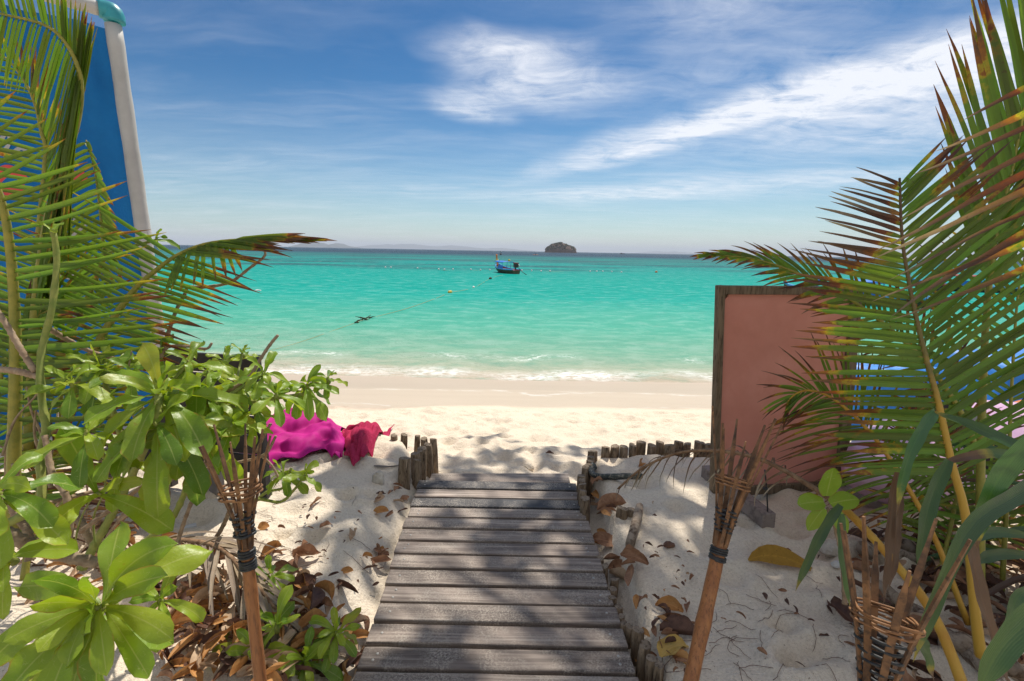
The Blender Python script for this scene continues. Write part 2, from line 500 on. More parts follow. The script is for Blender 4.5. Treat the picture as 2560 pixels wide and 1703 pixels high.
ISLG = noisy('island_forest', (0.022, 0.03, 0.014), (0.075, 0.075, 0.035), 0.12, 0.9, 0.1, 1.0, 3.0, c3=(0.1, 0.075, 0.05), coord='geo')
FARI = noisy('far_forest', (0.03, 0.04, 0.03), (0.06, 0.07, 0.05), 0.005, 0.9, 0.1, coord='geo')
SKIN = noisy('skin', (0.3, 0.17, 0.11), (0.36, 0.2, 0.13), 9, 0.6)
SHIRT = noisy('dark_shirt', (0.02, 0.025, 0.04), (0.04, 0.045, 0.06), 9, 0.8)
BARK = noisy('tree_bark', (0.1, 0.075, 0.05), (0.22, 0.17, 0.12), 12, 0.9, bump=0.8)
CANO = leafy('canopy_leaf', [(0.0, (0.05, 0.11, 0.02)), (0.5, (0.12, 0.2, 0.04)), (0.8, (0.3, 0.12, 0.02)), (1.0, (0.2, 0.07, 0.02))], 0.3, 0.45, 0.5)
DLEAF = {}
for nm, a, b in (('brown', (0.2, 0.09, 0.045), (0.42, 0.23, 0.13)), ('tan', (0.4, 0.26, 0.15), (0.58, 0.41, 0.27)), ('orange', (0.4, 0.17, 0.05), (0.56, 0.3, 0.11)),
                 ('dark', (0.07, 0.035, 0.025), (0.17, 0.085, 0.055)), ('yellow', (0.5, 0.3, 0.06), (0.6, 0.4, 0.12)), ('ochre', (0.33, 0.17, 0.02), (0.45, 0.25, 0.035))):
    m, T, out = mat('dry_leaf_' + nm)
    pos = geopos(T)
    r, g, bb = attr(T)
    c = T.ramp(T.noise(pos, 30, 4, 0.6), [(0.3, a), (0.72, b)])
    c = T.mix(T.maprange(bb, 0.0, 0.12, 0.35, 0.0), c, tuple(min(1, x * 1.5) for x in b))
    c = T.mix(T.maprange(T.noise(pos, 70, 3), 0.62, 0.72, 0.0, 0.5), c, (0.05, 0.025, 0.015))
    pb = principled(T, None, c, 0.6, 0.3, T.bump(T.noise(pos, 120, 3), 0.4, 0.003))
    tr = T.new('ShaderNodeBsdfTranslucent'); T.link(c, tr.inputs[0])
    mx = T.new('ShaderNodeMixShader'); mx.inputs[0].default_value = 0.2
    T.link(pb.outputs[0], mx.inputs[1]); T.link(tr.outputs[0], mx.inputs[2]); T.link(mx.outputs[0], out.inputs[0])
    DLEAF[nm] = m

def plank_mat():
    m, T, out = mat('boardwalk_plank')
    oi = T.new('ShaderNodeObjectInfo')
    rnd = oi.outputs['Random']
    pos = geopos(T)
    cmb = T.new('ShaderNodeCombineXYZ')
    T.link(T.math('MULTIPLY', rnd, 37.0), cmb.inputs[2])
    p = T.vmath('ADD', pos, cmb.outputs[0])
    grain = T.noise(T.mapping(p, (1.6, 46, 40)), 1.0, 5, 0.68, 0.4)
    big = T.noise(p, 3.2, 4, 0.6)
    sep = T.new('ShaderNodeSeparateColor'); T.link(oi.outputs['Color'], sep.inputs[0])
    c = T.ramp(grain, [(0.25, (0.055, 0.039, 0.03)), (0.5, (0.215, 0.162, 0.128)), (0.75, (0.46, 0.38, 0.315))])
    c = T.mix(T.maprange(big, 0.45, 0.75, 0.0, 0.4), c, (0.07, 0.05, 0.04))
    hs = T.new('ShaderNodeHueSaturation'); T.link(c, hs.inputs['Color'])
    T.link(sep.outputs[0], hs.inputs['Value'])
    hs.inputs['Saturation'].default_value = 0.9
    c = T.mix(sep.outputs[1], hs.outputs[0], T.mix(grain, (0.018, 0.022, 0.028), (0.05, 0.055, 0.065)))
    # sand dust lying on the boards
    d1 = T.noise(p, 5.0, 6, 0.72)
    d2 = T.noise(p, 120, 3, 0.75)
    dust = T.math('MULTIPLY', T.maprange(d1, 0.42, 0.62), T.maprange(d2, 0.42, 0.62))
    dust = T.math('MULTIPLY', dust, 0.75)
    c = T.mix(dust, c, (0.46, 0.4, 0.33))
    h = T.math('ADD', T.math('MULTIPLY', grain, 1.0), T.math('MULTIPLY', dust, 0.6))
    principled(T, out, c, T.maprange(grain, 0, 1, 0.5, 0.8), 0.35, T.bump(h, 0.55, 0.004))
    return m
PLANK = plank_mat()
NAIL = noisy('nail_head', (0.3, 0.28, 0.25), (0.45, 0.42, 0.38), 50, 0.5, 0.5)

# ------------------------------------------------------------------ ground
def vnoise(x, y, seed=0):
    """smooth value noise on arrays"""
    xi, yi = np.floor(x).astype(np.int64), np.floor(y).astype(np.int64)
    xf, yf = x - xi, y - yi
    u, v = xf * xf * (3 - 2 * xf), yf * yf * (3 - 2 * yf)
    def h(a, b):
        n = (a * 374761393 + b * 668265263 + seed * 1442695041) & 0x7fffffff
        n = ((n ^ (n >> 13)) * 1274126177) & 0x7fffffff
        return ((n ^ (n >> 16)) & 0xffff) / 65535.0
    return (h(xi, yi) * (1 - u) + h(xi + 1, yi) * u) * (1 - v) + (h(xi, yi + 1) * (1 - u) + h(xi + 1, yi + 1) * u) * v
def sstep(a, b, x):
    t = np.clip((x - a) / (b - a), 0, 1)
    return t * t * (3 - 2 * t)
SEA_Z = -1.3
# footprints and hollows trodden into the dry beach: x, y, radius, depth
PITS = [(rng.uniform(-4.5, 5), rng.uniform(3.35, 5.9), rng.uniform(0.05, 0.12), rng.uniform(0.01, 0.03)) for _ in range(760)]
PITS += [(rng.uniform(-1.0, 0.9), rng.uniform(3.2, 4.6), rng.uniform(0.06, 0.12), rng.uniform(0.012, 0.03)) for _ in range(90)]
PITS += [(rng.uniform(0.85, 2.6), rng.uniform(0.8, 3.1), rng.uniform(0.07, 0.16), rng.uniform(0.025, 0.055)) for _ in range(80)]
PITS += [(rng.uniform(-2.6, -0.75), rng.uniform(0.8, 3.4), rng.uniform(0.06, 0.16), rng.uniform(0.02, 0.05)) for _ in range(80)]
def ground_h(x, y, pits=True):
    x = np.asarray(x, dtype=float); y = np.asarray(y, dtype=float)
    beach = np.interp(y, [-10, 3.2, 4.2, 5.8, 10.6, 40, 400, 60000], [-0.15, -0.15, -0.22, -0.42, -1.3, -6, -12, -14])
    # terrace left and right of the walk, held by posts
    edge = np.where(x < 0, np.where(x < -0.62, 3.62 - 0.35 * sstep(-0.95, -0.6, x), 2.9), np.where(x > 0.55, 3.36, 2.9))
    edge = np.where(x < -1.2, 3.62 + 0.35 * sstep(-1.2, -2.2, x), edge)
    terr = np.where(x < 0, 0.09, 0.07) + 0.05 * (vnoise(x * 1.7, y * 1.7, 3) - 0.5)
    wx = np.where(x < 0, sstep(0.55, 0.84, -x), sstep(0.53, 0.62, x))
    low = -0.10
    terr = low + (terr - low) * wx
    k = 1 - sstep(edge - 0.05, edge + np.where(x < -0.95, 0.5, 0.16), y)
    z = beach * (1 - k) + terr * k
    dry = 1 - sstep(5.6, 6.4, y)
    z = z + dry * (0.035 * (vnoise(x * 2.3, y * 2.3, 11) - 0.5) + 0.028 * (vnoise(x * 6, y * 6, 12) - 0.5) + 0.016 * (vnoise(x * 15, y * 15, 13) - 0.5) + 0.008 * (vnoise(x * 33, y * 33, 15) - 0.5))
    z = z + (1 - dry) * 0.04 * (vnoise(x * 0.6, y * 0.5, 14) - 0.5)
    under = (np.abs(x) < 0.60) & (y < 3.1)
    z = np.where(under, np.minimum(z, -0.06), z)
    if pits and z.ndim:
        for (a, b, r, d) in PITS:
            m = (np.abs(x - a) < 2.2 * r) & (np.abs(y - b) < 2.2 * r)
            if not m.any(): continue
            q = ((x[m] - a) ** 2 * 1.0 + (y[m] - b) ** 2 * 1.6) / (r * r)
            z[m] += d * (-np.exp(-q * 1.6) + 0.4 * np.exp(-((np.sqrt(q) - 1.2) ** 2) * 4))
    return z
def axis(segs):
    out = []
    for a, b, s in segs:
        n = max(1, int(round((b - a) / s)))
        out += [a + (b - a) * i / n for i in range(n)]
    out.append(segs[-1][1])
    return np.array(out)
def grid_mesh(name, xs, ys, zf, mt):
    X, Y = np.meshgrid(xs, ys)
    Z = zf(X, Y)
    nx, ny = len(xs), len(ys)
    co = np.stack([X, Y, Z], -1).reshape(-1, 3).astype(np.float32)
    i = (np.arange(ny - 1)[:, None] * nx + np.arange(nx - 1)[None, :]).ravel()
    quads = np.stack([i, i + 1, i + nx + 1, i + nx], -1).astype(np.int32)
    me = bpy.data.meshes.new(name)
    me.vertices.add(len(co)); me.vertices.foreach_set('co', co.ravel())
    me.loops.add(quads.size); me.loops.foreach_set('vertex_index', quads.ravel())
    me.polygons.add(len(quads))
    me.polygons.foreach_set('loop_start', np.arange(0, quads.size, 4, dtype=np.int32))
    me.polygons.foreach_set('use_smooth', np.ones(len(quads), dtype=bool))
    me.update(calc_edges=True)
    me.materials.append(mt)
    o = bpy.data.objects.new(name, me)
    C.objects.link(o)
    return o
def sand_mat():
    m, T, out = mat('beach_sand')
    pos = geopos(T)
    sep = T.new('ShaderNodeSeparateXYZ'); T.link(pos, sep.inputs[0])
    y = sep.outputs[1]
    big = T.noise(pos, 1.3, 4, 0.6)
    grain = T.noise(pos, 420, 2, 0.7)
    mid = T.noise(pos, 45, 4, 0.7)
    c = T.mix(big, (0.71, 0.60, 0.465), (0.77, 0.67, 0.535))
    c = T.mix(T.maprange(mid, 0.4, 0.75, 0.0, 0.35), c, (0.54, 0.44, 0.335))
    c = T.mix(T.maprange(grain, 0.55, 0.7, 0.0, 0.6), c, (0.26, 0.2, 0.15))
    c = T.mix(T.maprange(grain, 0.35, 0.25, 0.0, 0.4), c, (0.72, 0.65, 0.55))
    specks = T.maprange(T.noise(pos, 95, 2, 0.5), 0.69, 0.73, 0.0, 0.6)
    c = T.mix(specks, c, (0.16, 0.1, 0.06))
    cl_ = T.noise(pos, 78, 3, 0.75)
    c = T.mix(T.maprange(cl_, 0.52, 0.7, 0.0, 0.42), c, (0.36, 0.29, 0.215))
    c = T.mix(T.maprange(cl_, 0.45, 0.3, 0.0, 0.5), c, (0.8, 0.72, 0.6))
    # wet sand: where the last wave ran up
    e = T.math('ADD', y, T.math('MULTIPLY', T.math('SUBTRACT', T.noise(T.mapping(pos, (0.28, 0.05, 0)), 1.0, 3, 0.5), 0.5), 2.6))
    wet = T.maprange(e, 5.75, 6.1, smooth=True)
    wetc = T.mix(T.noise(T.mapping(pos, (0.5, 2.0, 1)), 1.2, 4, 0.6), (0.50, 0.385, 0.28), (0.58, 0.46, 0.345))
    # thin foam lines left on the wet sand
    fl = T.math('ADD', y, T.math('MULTIPLY', T.noise(T.mapping(pos, (0.5, 0.2, 0)), 1.0, 5, 0.6), 2.2))
    line = T.math('MULTIPLY', T.maprange(T.math('ABSOLUTE', T.math('SUBTRACT', fl, 7.2)), 0.0, 0.06, 1.0, 0.0), T.maprange(T.noise(pos, 3, 4), 0.45, 0.65))
    wetc = T.mix(T.math('MULTIPLY', line, 0.6), wetc, (0.7, 0.66, 0.6))
    fl2 = T.math('ADD', y, T.math('MULTIPLY', T.noise(T.mapping(pos, (0.35, 0.15, 4)), 1.0, 5, 0.6), 3.2))
    line2 = T.math('MULTIPLY', T.maprange(T.math('ABSOLUTE', T.math('SUBTRACT', fl2, 9.6)), 0.0, 0.1, 1.0, 0.0), T.maprange(T.noise(pos, 2.2, 5, 0.7), 0.42, 0.6))
    wetc = T.mix(T.math('MULTIPLY', line2, 0.75), wetc, (0.78, 0.75, 0.7))
    wetc = T.mix(T.maprange(fl2, 9.6, 10.1, 0.0, 0.35, smooth=True), wetc, (0.36, 0.28, 0.21))
    c = T.mix(wet, c, wetc)
    h = T.math('ADD', T.math('MULTIPLY', T.noise(pos, 85, 3, 0.7), 1.0), T.math('MULTIPLY', T.noise(pos, 24, 4, 0.65), 2.0))
    nb = T.bump(h, T.maprange(wet, 0, 1, 0.6, 0.04), 0.014)
    principled(T, out, c, T.maprange(wet, 0, 1, 0.95, 0.38), T.maprange(wet, 0, 1, 0.1, 0.3), nb)
    return m
SAND = sand_mat()
xs = axis([(-900, -100, 200), (-100, -20, 10), (-20, -6, 0.7), (-6, -3.2, 0.09), (-3.2, 3.2, 0.025), (3.2, 6, 0.09), (6, 20, 0.7), (20, 100, 10), (100, 900, 200)])
ys = axis([(-30, -2, 2), (-2, 0.6, 0.15), (0.6, 3.8, 0.025), (3.8, 6.4, 0.035), (6.4, 11, 0.15), (11, 40, 1.5), (40, 400, 60)])
sand = tag(grid_mesh('sand', xs, ys, ground_h, SAND), kind='structure')
GX, GY = xs, ys
GZ = np.empty(len(xs) * len(ys) * 3, dtype=np.float32)
sand.data.vertices.foreach_get('co', GZ)
GZ = GZ.reshape(len(ys), len(xs), 3)[:, :, 2]
def gz(x, y):
    i = int(np.clip(np.searchsorted(GX, x) - 1, 0, len(GX) - 2)); j = int(np.clip(np.searchsorted(GY, y) - 1, 0, len(GY) - 2))
    u, v = (x - GX[i]) / (GX[i + 1] - GX[i]), (y - GY[j]) / (GY[j + 1] - GY[j])
    return float((GZ[j, i] * (1 - u) + GZ[j, i + 1] * u) * (1 - v) + (GZ[j + 1, i] * (1 - u) + GZ[j + 1, i + 1] * u) * v)
def on_ground(px, py, guess=0.07):
    p = G(px, py, guess)
    for _ in range(6):
        p = G(px, py, gz(p.x, p.y))
    return p



# ------------------------------------------------------------------ sea
def sea_mat():
    m, T, out = mat('sea_water')
    pos = geopos(T)
    sep = T.new('ShaderNodeSeparateXYZ'); T.link(pos, sep.inputs[0])
    y = sep.outputs[1]
    wob = T.math('MULTIPLY', T.math('SUBTRACT', T.noise(T.mapping(pos, (0.02, 0.05, 0)), 1.0, 4, 0.6), 0.5), 0.22)
    lg = T.math('ADD', T.math('LOGARITHM', T.math('MAXIMUM', y, 1.0), 10.0), wob)
    f = T.math('DIVIDE', T.math('SUBTRACT', lg, 1.0), 2.2)
    c = T.ramp(f, [(0.008, (0.47, 0.385, 0.295)), (0.022, (0.37, 0.38, 0.285)), (0.051, (0.215, 0.36, 0.265)), (0.122, (0.085, 0.345, 0.255)), (0.226, (0.014, 0.305, 0.25)), (0.35, (0.001, 0.27, 0.225)),
                   (0.47, (0.001, 0.22, 0.20)), (0.61, (0.002, 0.155, 0.15)), (0.67, (0.006, 0.06, 0.095)), (0.72, (0.008, 0.033, 0.07))])
    reef = T.noise(T.mapping(pos, (0.018, 0.05, 0)), 1.0, 6, 0.68, 0.3)
    zone = T.math('MULTIPLY', T.maprange(f, 0.36, 0.43, smooth=True), T.maprange(f, 0.75, 0.62))
    c = T.mix(T.math('MULTIPLY', T.maprange(reef, 0.46, 0.58), T.math('MULTIPLY', zone, 0.9)), c, (0.015, 0.085, 0.095))
    # wind streaks
    st = T.noise(T.mapping(pos, (0.6, 1.0, 0)), 1.3, 7, 0.75, 0.3)
    c = T.mix(T.maprange(st, 0.46, 0.66, 0.0, 0.6), c, T.mix(1.0, c, (0.35, 0.8, 0.78), 'MULTIPLY'))
    c = T.mix(T.maprange(st, 0.5, 0.34, 0.0, 0.4), c, T.mix(0.5, c, (0.42, 0.52, 0.5)))
    # foam of the small breakers
    fe = T.math('ADD', y, T.math('MULTIPLY', T.math('SUBTRACT', T.noise(T.mapping(pos, (0.3, 0.15, 0)), 1.0, 5, 0.6), 0.5), 3.4))
    fm = T.math('MULTIPLY', T.maprange(fe, 10.3, 10.75), T.maprange(fe, 11.5, 10.9))
    lace = T.noise(T.mapping(pos, (2.2, 5, 0)), 2.2, 7, 0.72, 0.8)
    patch = T.noise(T.mapping(pos, (0.35, 0.1, 0)), 1.0, 2)
    foam = T.math('MULTIPLY', T.math('MULTIPLY', fm, T.maprange(lace, 0.42, 0.56)), T.maprange(patch, 0.40, 0.56, 0.25, 1.0))
    fm2 = T.math('MULTIPLY', T.maprange(fe, 12.3, 12.6), T.maprange(fe, 13.2, 12.7))
    foam2 = T.math('MULTIPLY', T.math('MULTIPLY', fm2, T.maprange(lace, 0.50, 0.6)), T.maprange(patch, 0.46, 0.56))
    foam = T.math('MAXIMUM', foam, foam2)
    c = T.mix(foam, c, (0.82, 0.84, 0.82))
    att = T.math('DIVIDE', 14.0, T.math('MAXIMUM', y, 14.0))
    w1 = T.noise(T.mapping(pos, (0.45, 1.1, 0)), 1.3, 5, 0.62, 0.4)
    w2 = T.noise(T.mapping(pos, (0.9, 1.6, 0)), 7.0, 4, 0.6, 0.6)
    h = T.math('ADD', T.math('MULTIPLY', w1, 1.0), T.math('MULTIPLY', w2, 0.22))
    near = T.maprange(y, 15.0, 11.5)
    hs_ = T.math('ADD', h, T.math('MULTIPLY', T.math('MULTIPLY', T.noise(T.mapping(pos, (0.6, 1.2, 1)), 9, 3, 0.6), 0.22), near))
    nb = T.bump(hs_, T.math('MULTIPLY', att, 1.0), 0.34)
    df = T.new('ShaderNodeBsdfDiffuse'); T.link(c, df.inputs[0]); T.link(T.bump(h, T.math('MULTIPLY', att, 0.7), 0.22), df.inputs['Normal'])
    gl = T.new('ShaderNodeBsdfGlossy'); gl.inputs['Roughness'].default_value = 0.14
    T.link(nb, gl.inputs['Normal'])
    fr = T.new('ShaderNodeFresnel'); fr.inputs[0].default_value = 1.33; T.link(nb, fr.inputs[1])
    pb = T.new('ShaderNodeMixShader')
    T.link(T.math('MULTIPLY', T.maprange(fr.outputs[0], 0.02, 0.8, 0.02, 0.14), T.math('SUBTRACT', 1.0, foam)), pb.inputs[0])
    T.link(df.outputs[0], pb.inputs[1]); T.link(gl.outputs[0], pb.inputs[2])
    tr = T.new('ShaderNodeBsdfTransparent')
    tr.inputs[0].default_value = (0.93, 0.97, 0.94, 1)
    edge = T.math('ADD', y, T.math('MULTIPLY', T.math('SUBTRACT', T.noise(T.mapping(pos, (0.3, 0.3, 0)), 1.0, 3), 0.5), 1.2))
    op = T.math('MAXIMUM', T.maprange(edge, 9.9, 10.2, 0.0, 1.0, smooth=True), foam)
    mx = T.new('ShaderNodeMixShader')
    T.link(op, mx.inputs[0]); T.link(tr.outputs[0], mx.inputs[1]); T.link(pb.outputs[0], mx.inputs[2])
    T.link(mx.outputs[0], out.inputs[0])
    return m
SEA = sea_mat()
def sea_h(x, y):
    a = 0.035 * sstep(10.2, 12, y) + 0.05 * sstep(14, 40, y)
    a = a * (1 - sstep(120, 400, y))
    cr = vnoise(x * 0.13 + 5, y * 0.75, 21) + 0.5 * vnoise(x * 0.4, y * 1.9, 22) + 0.25 * vnoise(x * 1.1, y * 3.5, 23)
    z = SEA_Z + a * (cr - 0.85) * 1.6
    # two low breakers near the shore
    for y0, amp, w, s in ((11.1, 0.035, 0.45, 31), (12.8, 0.035, 0.6, 32)):
        yy = y0 + 1.6 * (vnoise(x * 0.22, x * 0 + 3, s) - 0.5)
        z = z + amp * (0.3 + vnoise(x * 0.35, x * 0 + 9, s + 5)) * np.exp(-((y - yy) / w) ** 2)
    return z
xs = axis([(-40000, -4000, 6000), (-4000, -400, 600), (-400, -60, 40), (-60, -16, 1.2), (-16, 16, 0.16), (16, 60, 1.2), (60, 400, 40), (400, 4000, 600), (4000, 40000, 6000)])
ys = axis([(9.6, 20, 0.07), (20, 45, 0.3), (45, 120, 1.2), (120, 400, 20), (400, 4000, 400), (4000, 60000, 8000)])
sea = tag(grid_mesh('sea', xs, ys, sea_h, SEA), kind='structure')

# ------------------------------------------------------------------ boardwalk
def ordinal(n):
    return ['first', 'second', 'third', 'fourth', 'fifth', 'sixth', 'seventh', 'eighth', 'ninth', 'tenth', 'eleventh', 'twelfth', 'thirteenth', 'fourteenth', 'fifteenth', 'sixteenth', 'seventeenth', 'eighteenth', 'nineteenth', 'twentieth'][n - 1]
def make_boardwalk():
    t = thing('boardwalk', (0, 1.5, -0.1), 'weathered wooden boardwalk of cross planks leading down to the beach', 'boardwalk')
    fl, fr = G(1045, 1204), G(1438, 1204)
    nl, nr = G(893, 1660), G(1586, 1660)
    nl.y = nr.y = (nl.y + nr.y) / 2
    fl.y = fr.y = (fl.y + fr.y) / 2
    s = (G(1240, 1204).y - G(1240, 1684).y) / 13.0
    def edge(side, y):
        a, b = (nl, fl) if side < 0 else (nr, fr)
        return lerp(a.x, b.x, (y - a.y) / (b.y - a.y))
    rr = random.Random(3)
    y = fl.y
    dark = {0: 0.75, 2: 0.85}
    vals = [0.8, 1.15, 0.7, 1.0, 1.05, 0.95, 1.05, 1.0, 0.85, 0.95, 0.9, 1.05, 0.8, 1.0, 0.9, 1.0]
    k = 0
    while y > 0.55:
        y0, y1 = y - s + 0.019 + rr.uniform(-.0015, .0015), y
        dz = rr.uniform(-0.0035, 0.0035)
        xl0, xr0 = edge(-1, y0) + rr.uniform(-.006, .006), edge(1, y0) + rr.uniform(-.006, .006)
        xl1, xr1 = xl0 + rr.uniform(-.002, .002), xr0 + rr.uniform(-.002, .002)
        tl = rr.uniform(-.002, .002)
        vs, n = [], 13
        for i in range(n):
            u = i / (n - 1)
            sag = rr.uniform(-.0008, .0008)
            xa, xb = lerp(xl0, xr0, u), lerp(xl1, xr1, u)
            zt = dz + sag + tl * (u - .5)
            ja, jb = rr.uniform(-.0012, .0012), rr.uniform(-.0012, .0012)
            vs += [(xa, y0 + ja, zt - .028), (xa, y0 + ja, zt), (xb, y1 + jb, zt), (xb, y1 + jb, zt - .028)]
        fs = []
        for i in range(n - 1):
            a = i * 4
            for j in range(4):
                j2 = (j + 1) % 4
                fs.append((a + j, a + j2, a + 4 + j2, a + 4 + j))
        fs += [(3, 2, 1, 0), (n * 4 - 4, n * 4 - 3, n * 4 - 2, n * 4 - 1)]
        o = mobj('plank', (vs, fs, None), PLANK, t, smooth=False)
        bevel(o, 0.0045, 2)
        o.color = (vals[k % 16], dark.get(k, 0.0), 0, 1)
        for sx in (-1, 1):
            for off in ((0.5,) if k % 3 else (0.3, 0.72)):
                cx = (xl0 + 0.055 if sx < 0 else xr0 - 0.055) + rr.uniform(-.008, .008)
                cy = lerp(y0, y1, off + rr.uniform(-.12, .12))
                g = tube([(cx, cy, dz - .004), (cx, cy, dz + .0022)], [0.0068, 0.0058], 8)
                mobj('nail', g, NAIL, o)
        y -= s
        k += 1
    for x in (-0.36, 0.36):
        mobj('joist', bar((x, 0.4, -0.085), (x, fl.y - 0.02, -0.085), 0.05, 0.1), BLACKW, t, smooth=False)
    # lower step at the beach end
    st = thing('step', (0, fl.y + 0.12, -0.2), 'single low wooden step at the beach end of the boardwalk', 'step')
    a, b = G(1078, 1187, -0.09), G(1421, 1187, -0.09)
    c = G(1240, 1187, -0.09)
    o = mobj('plank', box((a.lerp(b, .5)) - V((0, .05, .014)), (b - a) / 2, (0, .075, 0), (0, 0, .014)), PLANK, st, False)
    o.color = (1.1, 0, 0, 1)
    bevel(o, 0.004)
    for x in (-0.3, 0.3):
        mobj('leg', box((x, c.y - .05, -0.2), (.03, 0, 0), (0, .04, 0), (0, 0, .095)), PLANK, st, False)
make_boardwalk()

# ------------------------------------------------------------------ edging posts
def post(top, r, length, label, group, lean=(0, 0), seed=0, crack=True):
    rr = random.Random(seed)
    top = V(top)
    bot = top - V((lean[0], lean[1], length))
    ns, rows = 14, 7
    ang = rr.uniform(0, 6.28)
    prof = [1 + 0.10 * math.sin(2 * 6.283 * k / ns + ang) + rr.uniform(-.06, .06) for k in range(ns)]
    vs, fs = [], []
    tilt = (rr.uniform(-.25, .25), rr.uniform(-.25, .25))
    cr = rr.randrange(ns)
    for i in range(rows):
        c = bot.lerp(top, i / (rows - 1))
        for k in range(ns):
            a = 6.283 * k / ns
            q = r * prof[k] * (1 + rr.uniform(-.035, .035)) * (1.0 if i < rows - 1 else 0.93)
            if crack and k == cr and i >= rows - 3: q *= 0.62
            x, y = math.cos(a) * q, math.sin(a) * q
            z = (x * tilt[0] + y * tilt[1]) if i >= rows - 2 else 0
            vs.append((c.x + x, c.y + y, c.z + z - (0.006 if i == rows - 2 else 0)))
    for i in range(rows - 1):
        for k in range(ns):
            k2 = (k + 1) % ns
            fs.append((i * ns + k, i * ns + k2, (i + 1) * ns + k2, (i + 1) * ns + k))
    n0 = len(vs)
    o = mobj('edging_post', (vs, fs + [tuple(range(n0 - ns, n0))], None), LOGS, None, True, origin=bot)
    o.data.materials.append(LOGT)
    o.data.polygons[len(fs)].material_index = 1
    o.data.polygons[len(fs)].use_smooth = False
    return tag(o, label, 'post', group)
LP = [((985, 1088), .14, 'leftmost short post beside the crimson towel'), ((1011, 1086), .14, 'second short post from the crimson towel, standing alone'),
      ((1044, 1089), .13, 'third short post from the crimson towel, with a brown leaf before it'), ((1060, 1096), .12, 'pale topped post behind the tall pair at the left boardwalk corner'),
      ((1083, 1097), .10, 'tall slim post nearest the sea at the left boardwalk corner'), ((1070, 1111), .12, 'second post from the sea end in the left corner cluster'),
      ((1054, 1122), .15, 'thick split post in the middle of the left corner cluster'), ((1038, 1133), .17, 'dark post behind the two nearest ones of the left corner cluster'),
      ((1043, 1149), .14, 'slim leaning post nearest the boardwalk in the left corner cluster'), ((1012, 1145), .19, 'thick peeling post at the near end of the left corner cluster')]
for i, ((px, py), z, lab) in enumerate(LP):
    r = [.026, .026, .026, .027, .028, .03, .036, .034, .028, .038][i]
    post(G(px, py, z), r, 0.5 if i > 3 else 0.3, lab, 'posts at the left corner of the boardwalk', (random.uniform(-.02, .05), random.uniform(-.02, .02)), 40 + i)
RP = [(1769, 1110), (1749, 1105), (1719, 1109), (1697, 1104), (1674, 1112), (1651, 1105), (1630, 1113), (1603, 1105), (1582, 1112), (1560, 1116), (1538, 1115), (1514, 1117)]
for i, (px, py) in enumerate(RP):
    post(G(px, py, .15), .034 + .004 * math.sin(i * 2.1), .42, '%s post from the pink sign in the row behind the sand bed' % ordinal(i + 1), 'posts behind the right sand bed', (random.uniform(-.02, .02), 0), 60 + i)
RC = [(1482, 1128), (1478, 1142), (1476, 1152), (1471, 1161), (1464, 1167), (1454, 1189), (1455, 1200), (1456, 1210), (1457, 1226), (1463, 1246)]
for i, (px, py) in enumerate(RC):
    post(G(px, py, .13 - .004 * i), [.033, .027, .027, .026, .028, .027, .026, .026, .024, .03][i], .36, '%s post down from the far corner, beside the right boardwalk end' % ordinal(i + 1), 'posts beside the right end of the boardwalk', (random.uniform(-.02, .02), 0), 80 + i)
RN = [(1537, 1448), (1532, 1472), (1531, 1493), (1547, 1516), (1552, 1540), (1560, 1557), (1574, 1565), (1596, 1574), (1613, 1611), (1630, 1645), (1648, 1662), (1669, 1684), (1500, 1395), (1512, 1415)]
for i, (px, py) in enumerate(RN):
    post(G(px, py, .0 + .05 * (i in (7, 8, 9, 10))), [.02, .021, .02, .021, .018, .017, .018, .023, .023, .022, .02, .02, .02, .02][i], .2,
         '%s little stake counted from the sea along the right boardwalk edge' % ordinal([3, 4, 5, 6, 7, 8, 9, 10, 11, 12, 13, 14, 1, 2][i]), 'stakes along the right edge of the boardwalk', (random.uniform(-.01, .01), 0), 100 + i)
post(G(1557, 1270, .12), .032, .25, 'stout short stump standing in the right sand beside the driftwood stick', 'stumps in the right sand', (.01, .02), 120)
post(G(1579, 1273, .11), .026, .25, 'smaller stump between the stout stump and the driftwood stick', 'stumps in the right sand', (.0, .0), 121)
o = mobj('driftwood_stick', tube([on_ground(1573, 1372) + V((0, 0, .02)), on_ground(1584, 1335) + V((0, 0, .03)), on_ground(1595, 1300) + V((0, 0, .045)), G(1599, 1266, .10)], [.024, .026, .025, .02], 10, True, .25, 5), DRIFT)
tag(o, 'grey and brown driftwood stick lying against the small stumps', 'driftwood')

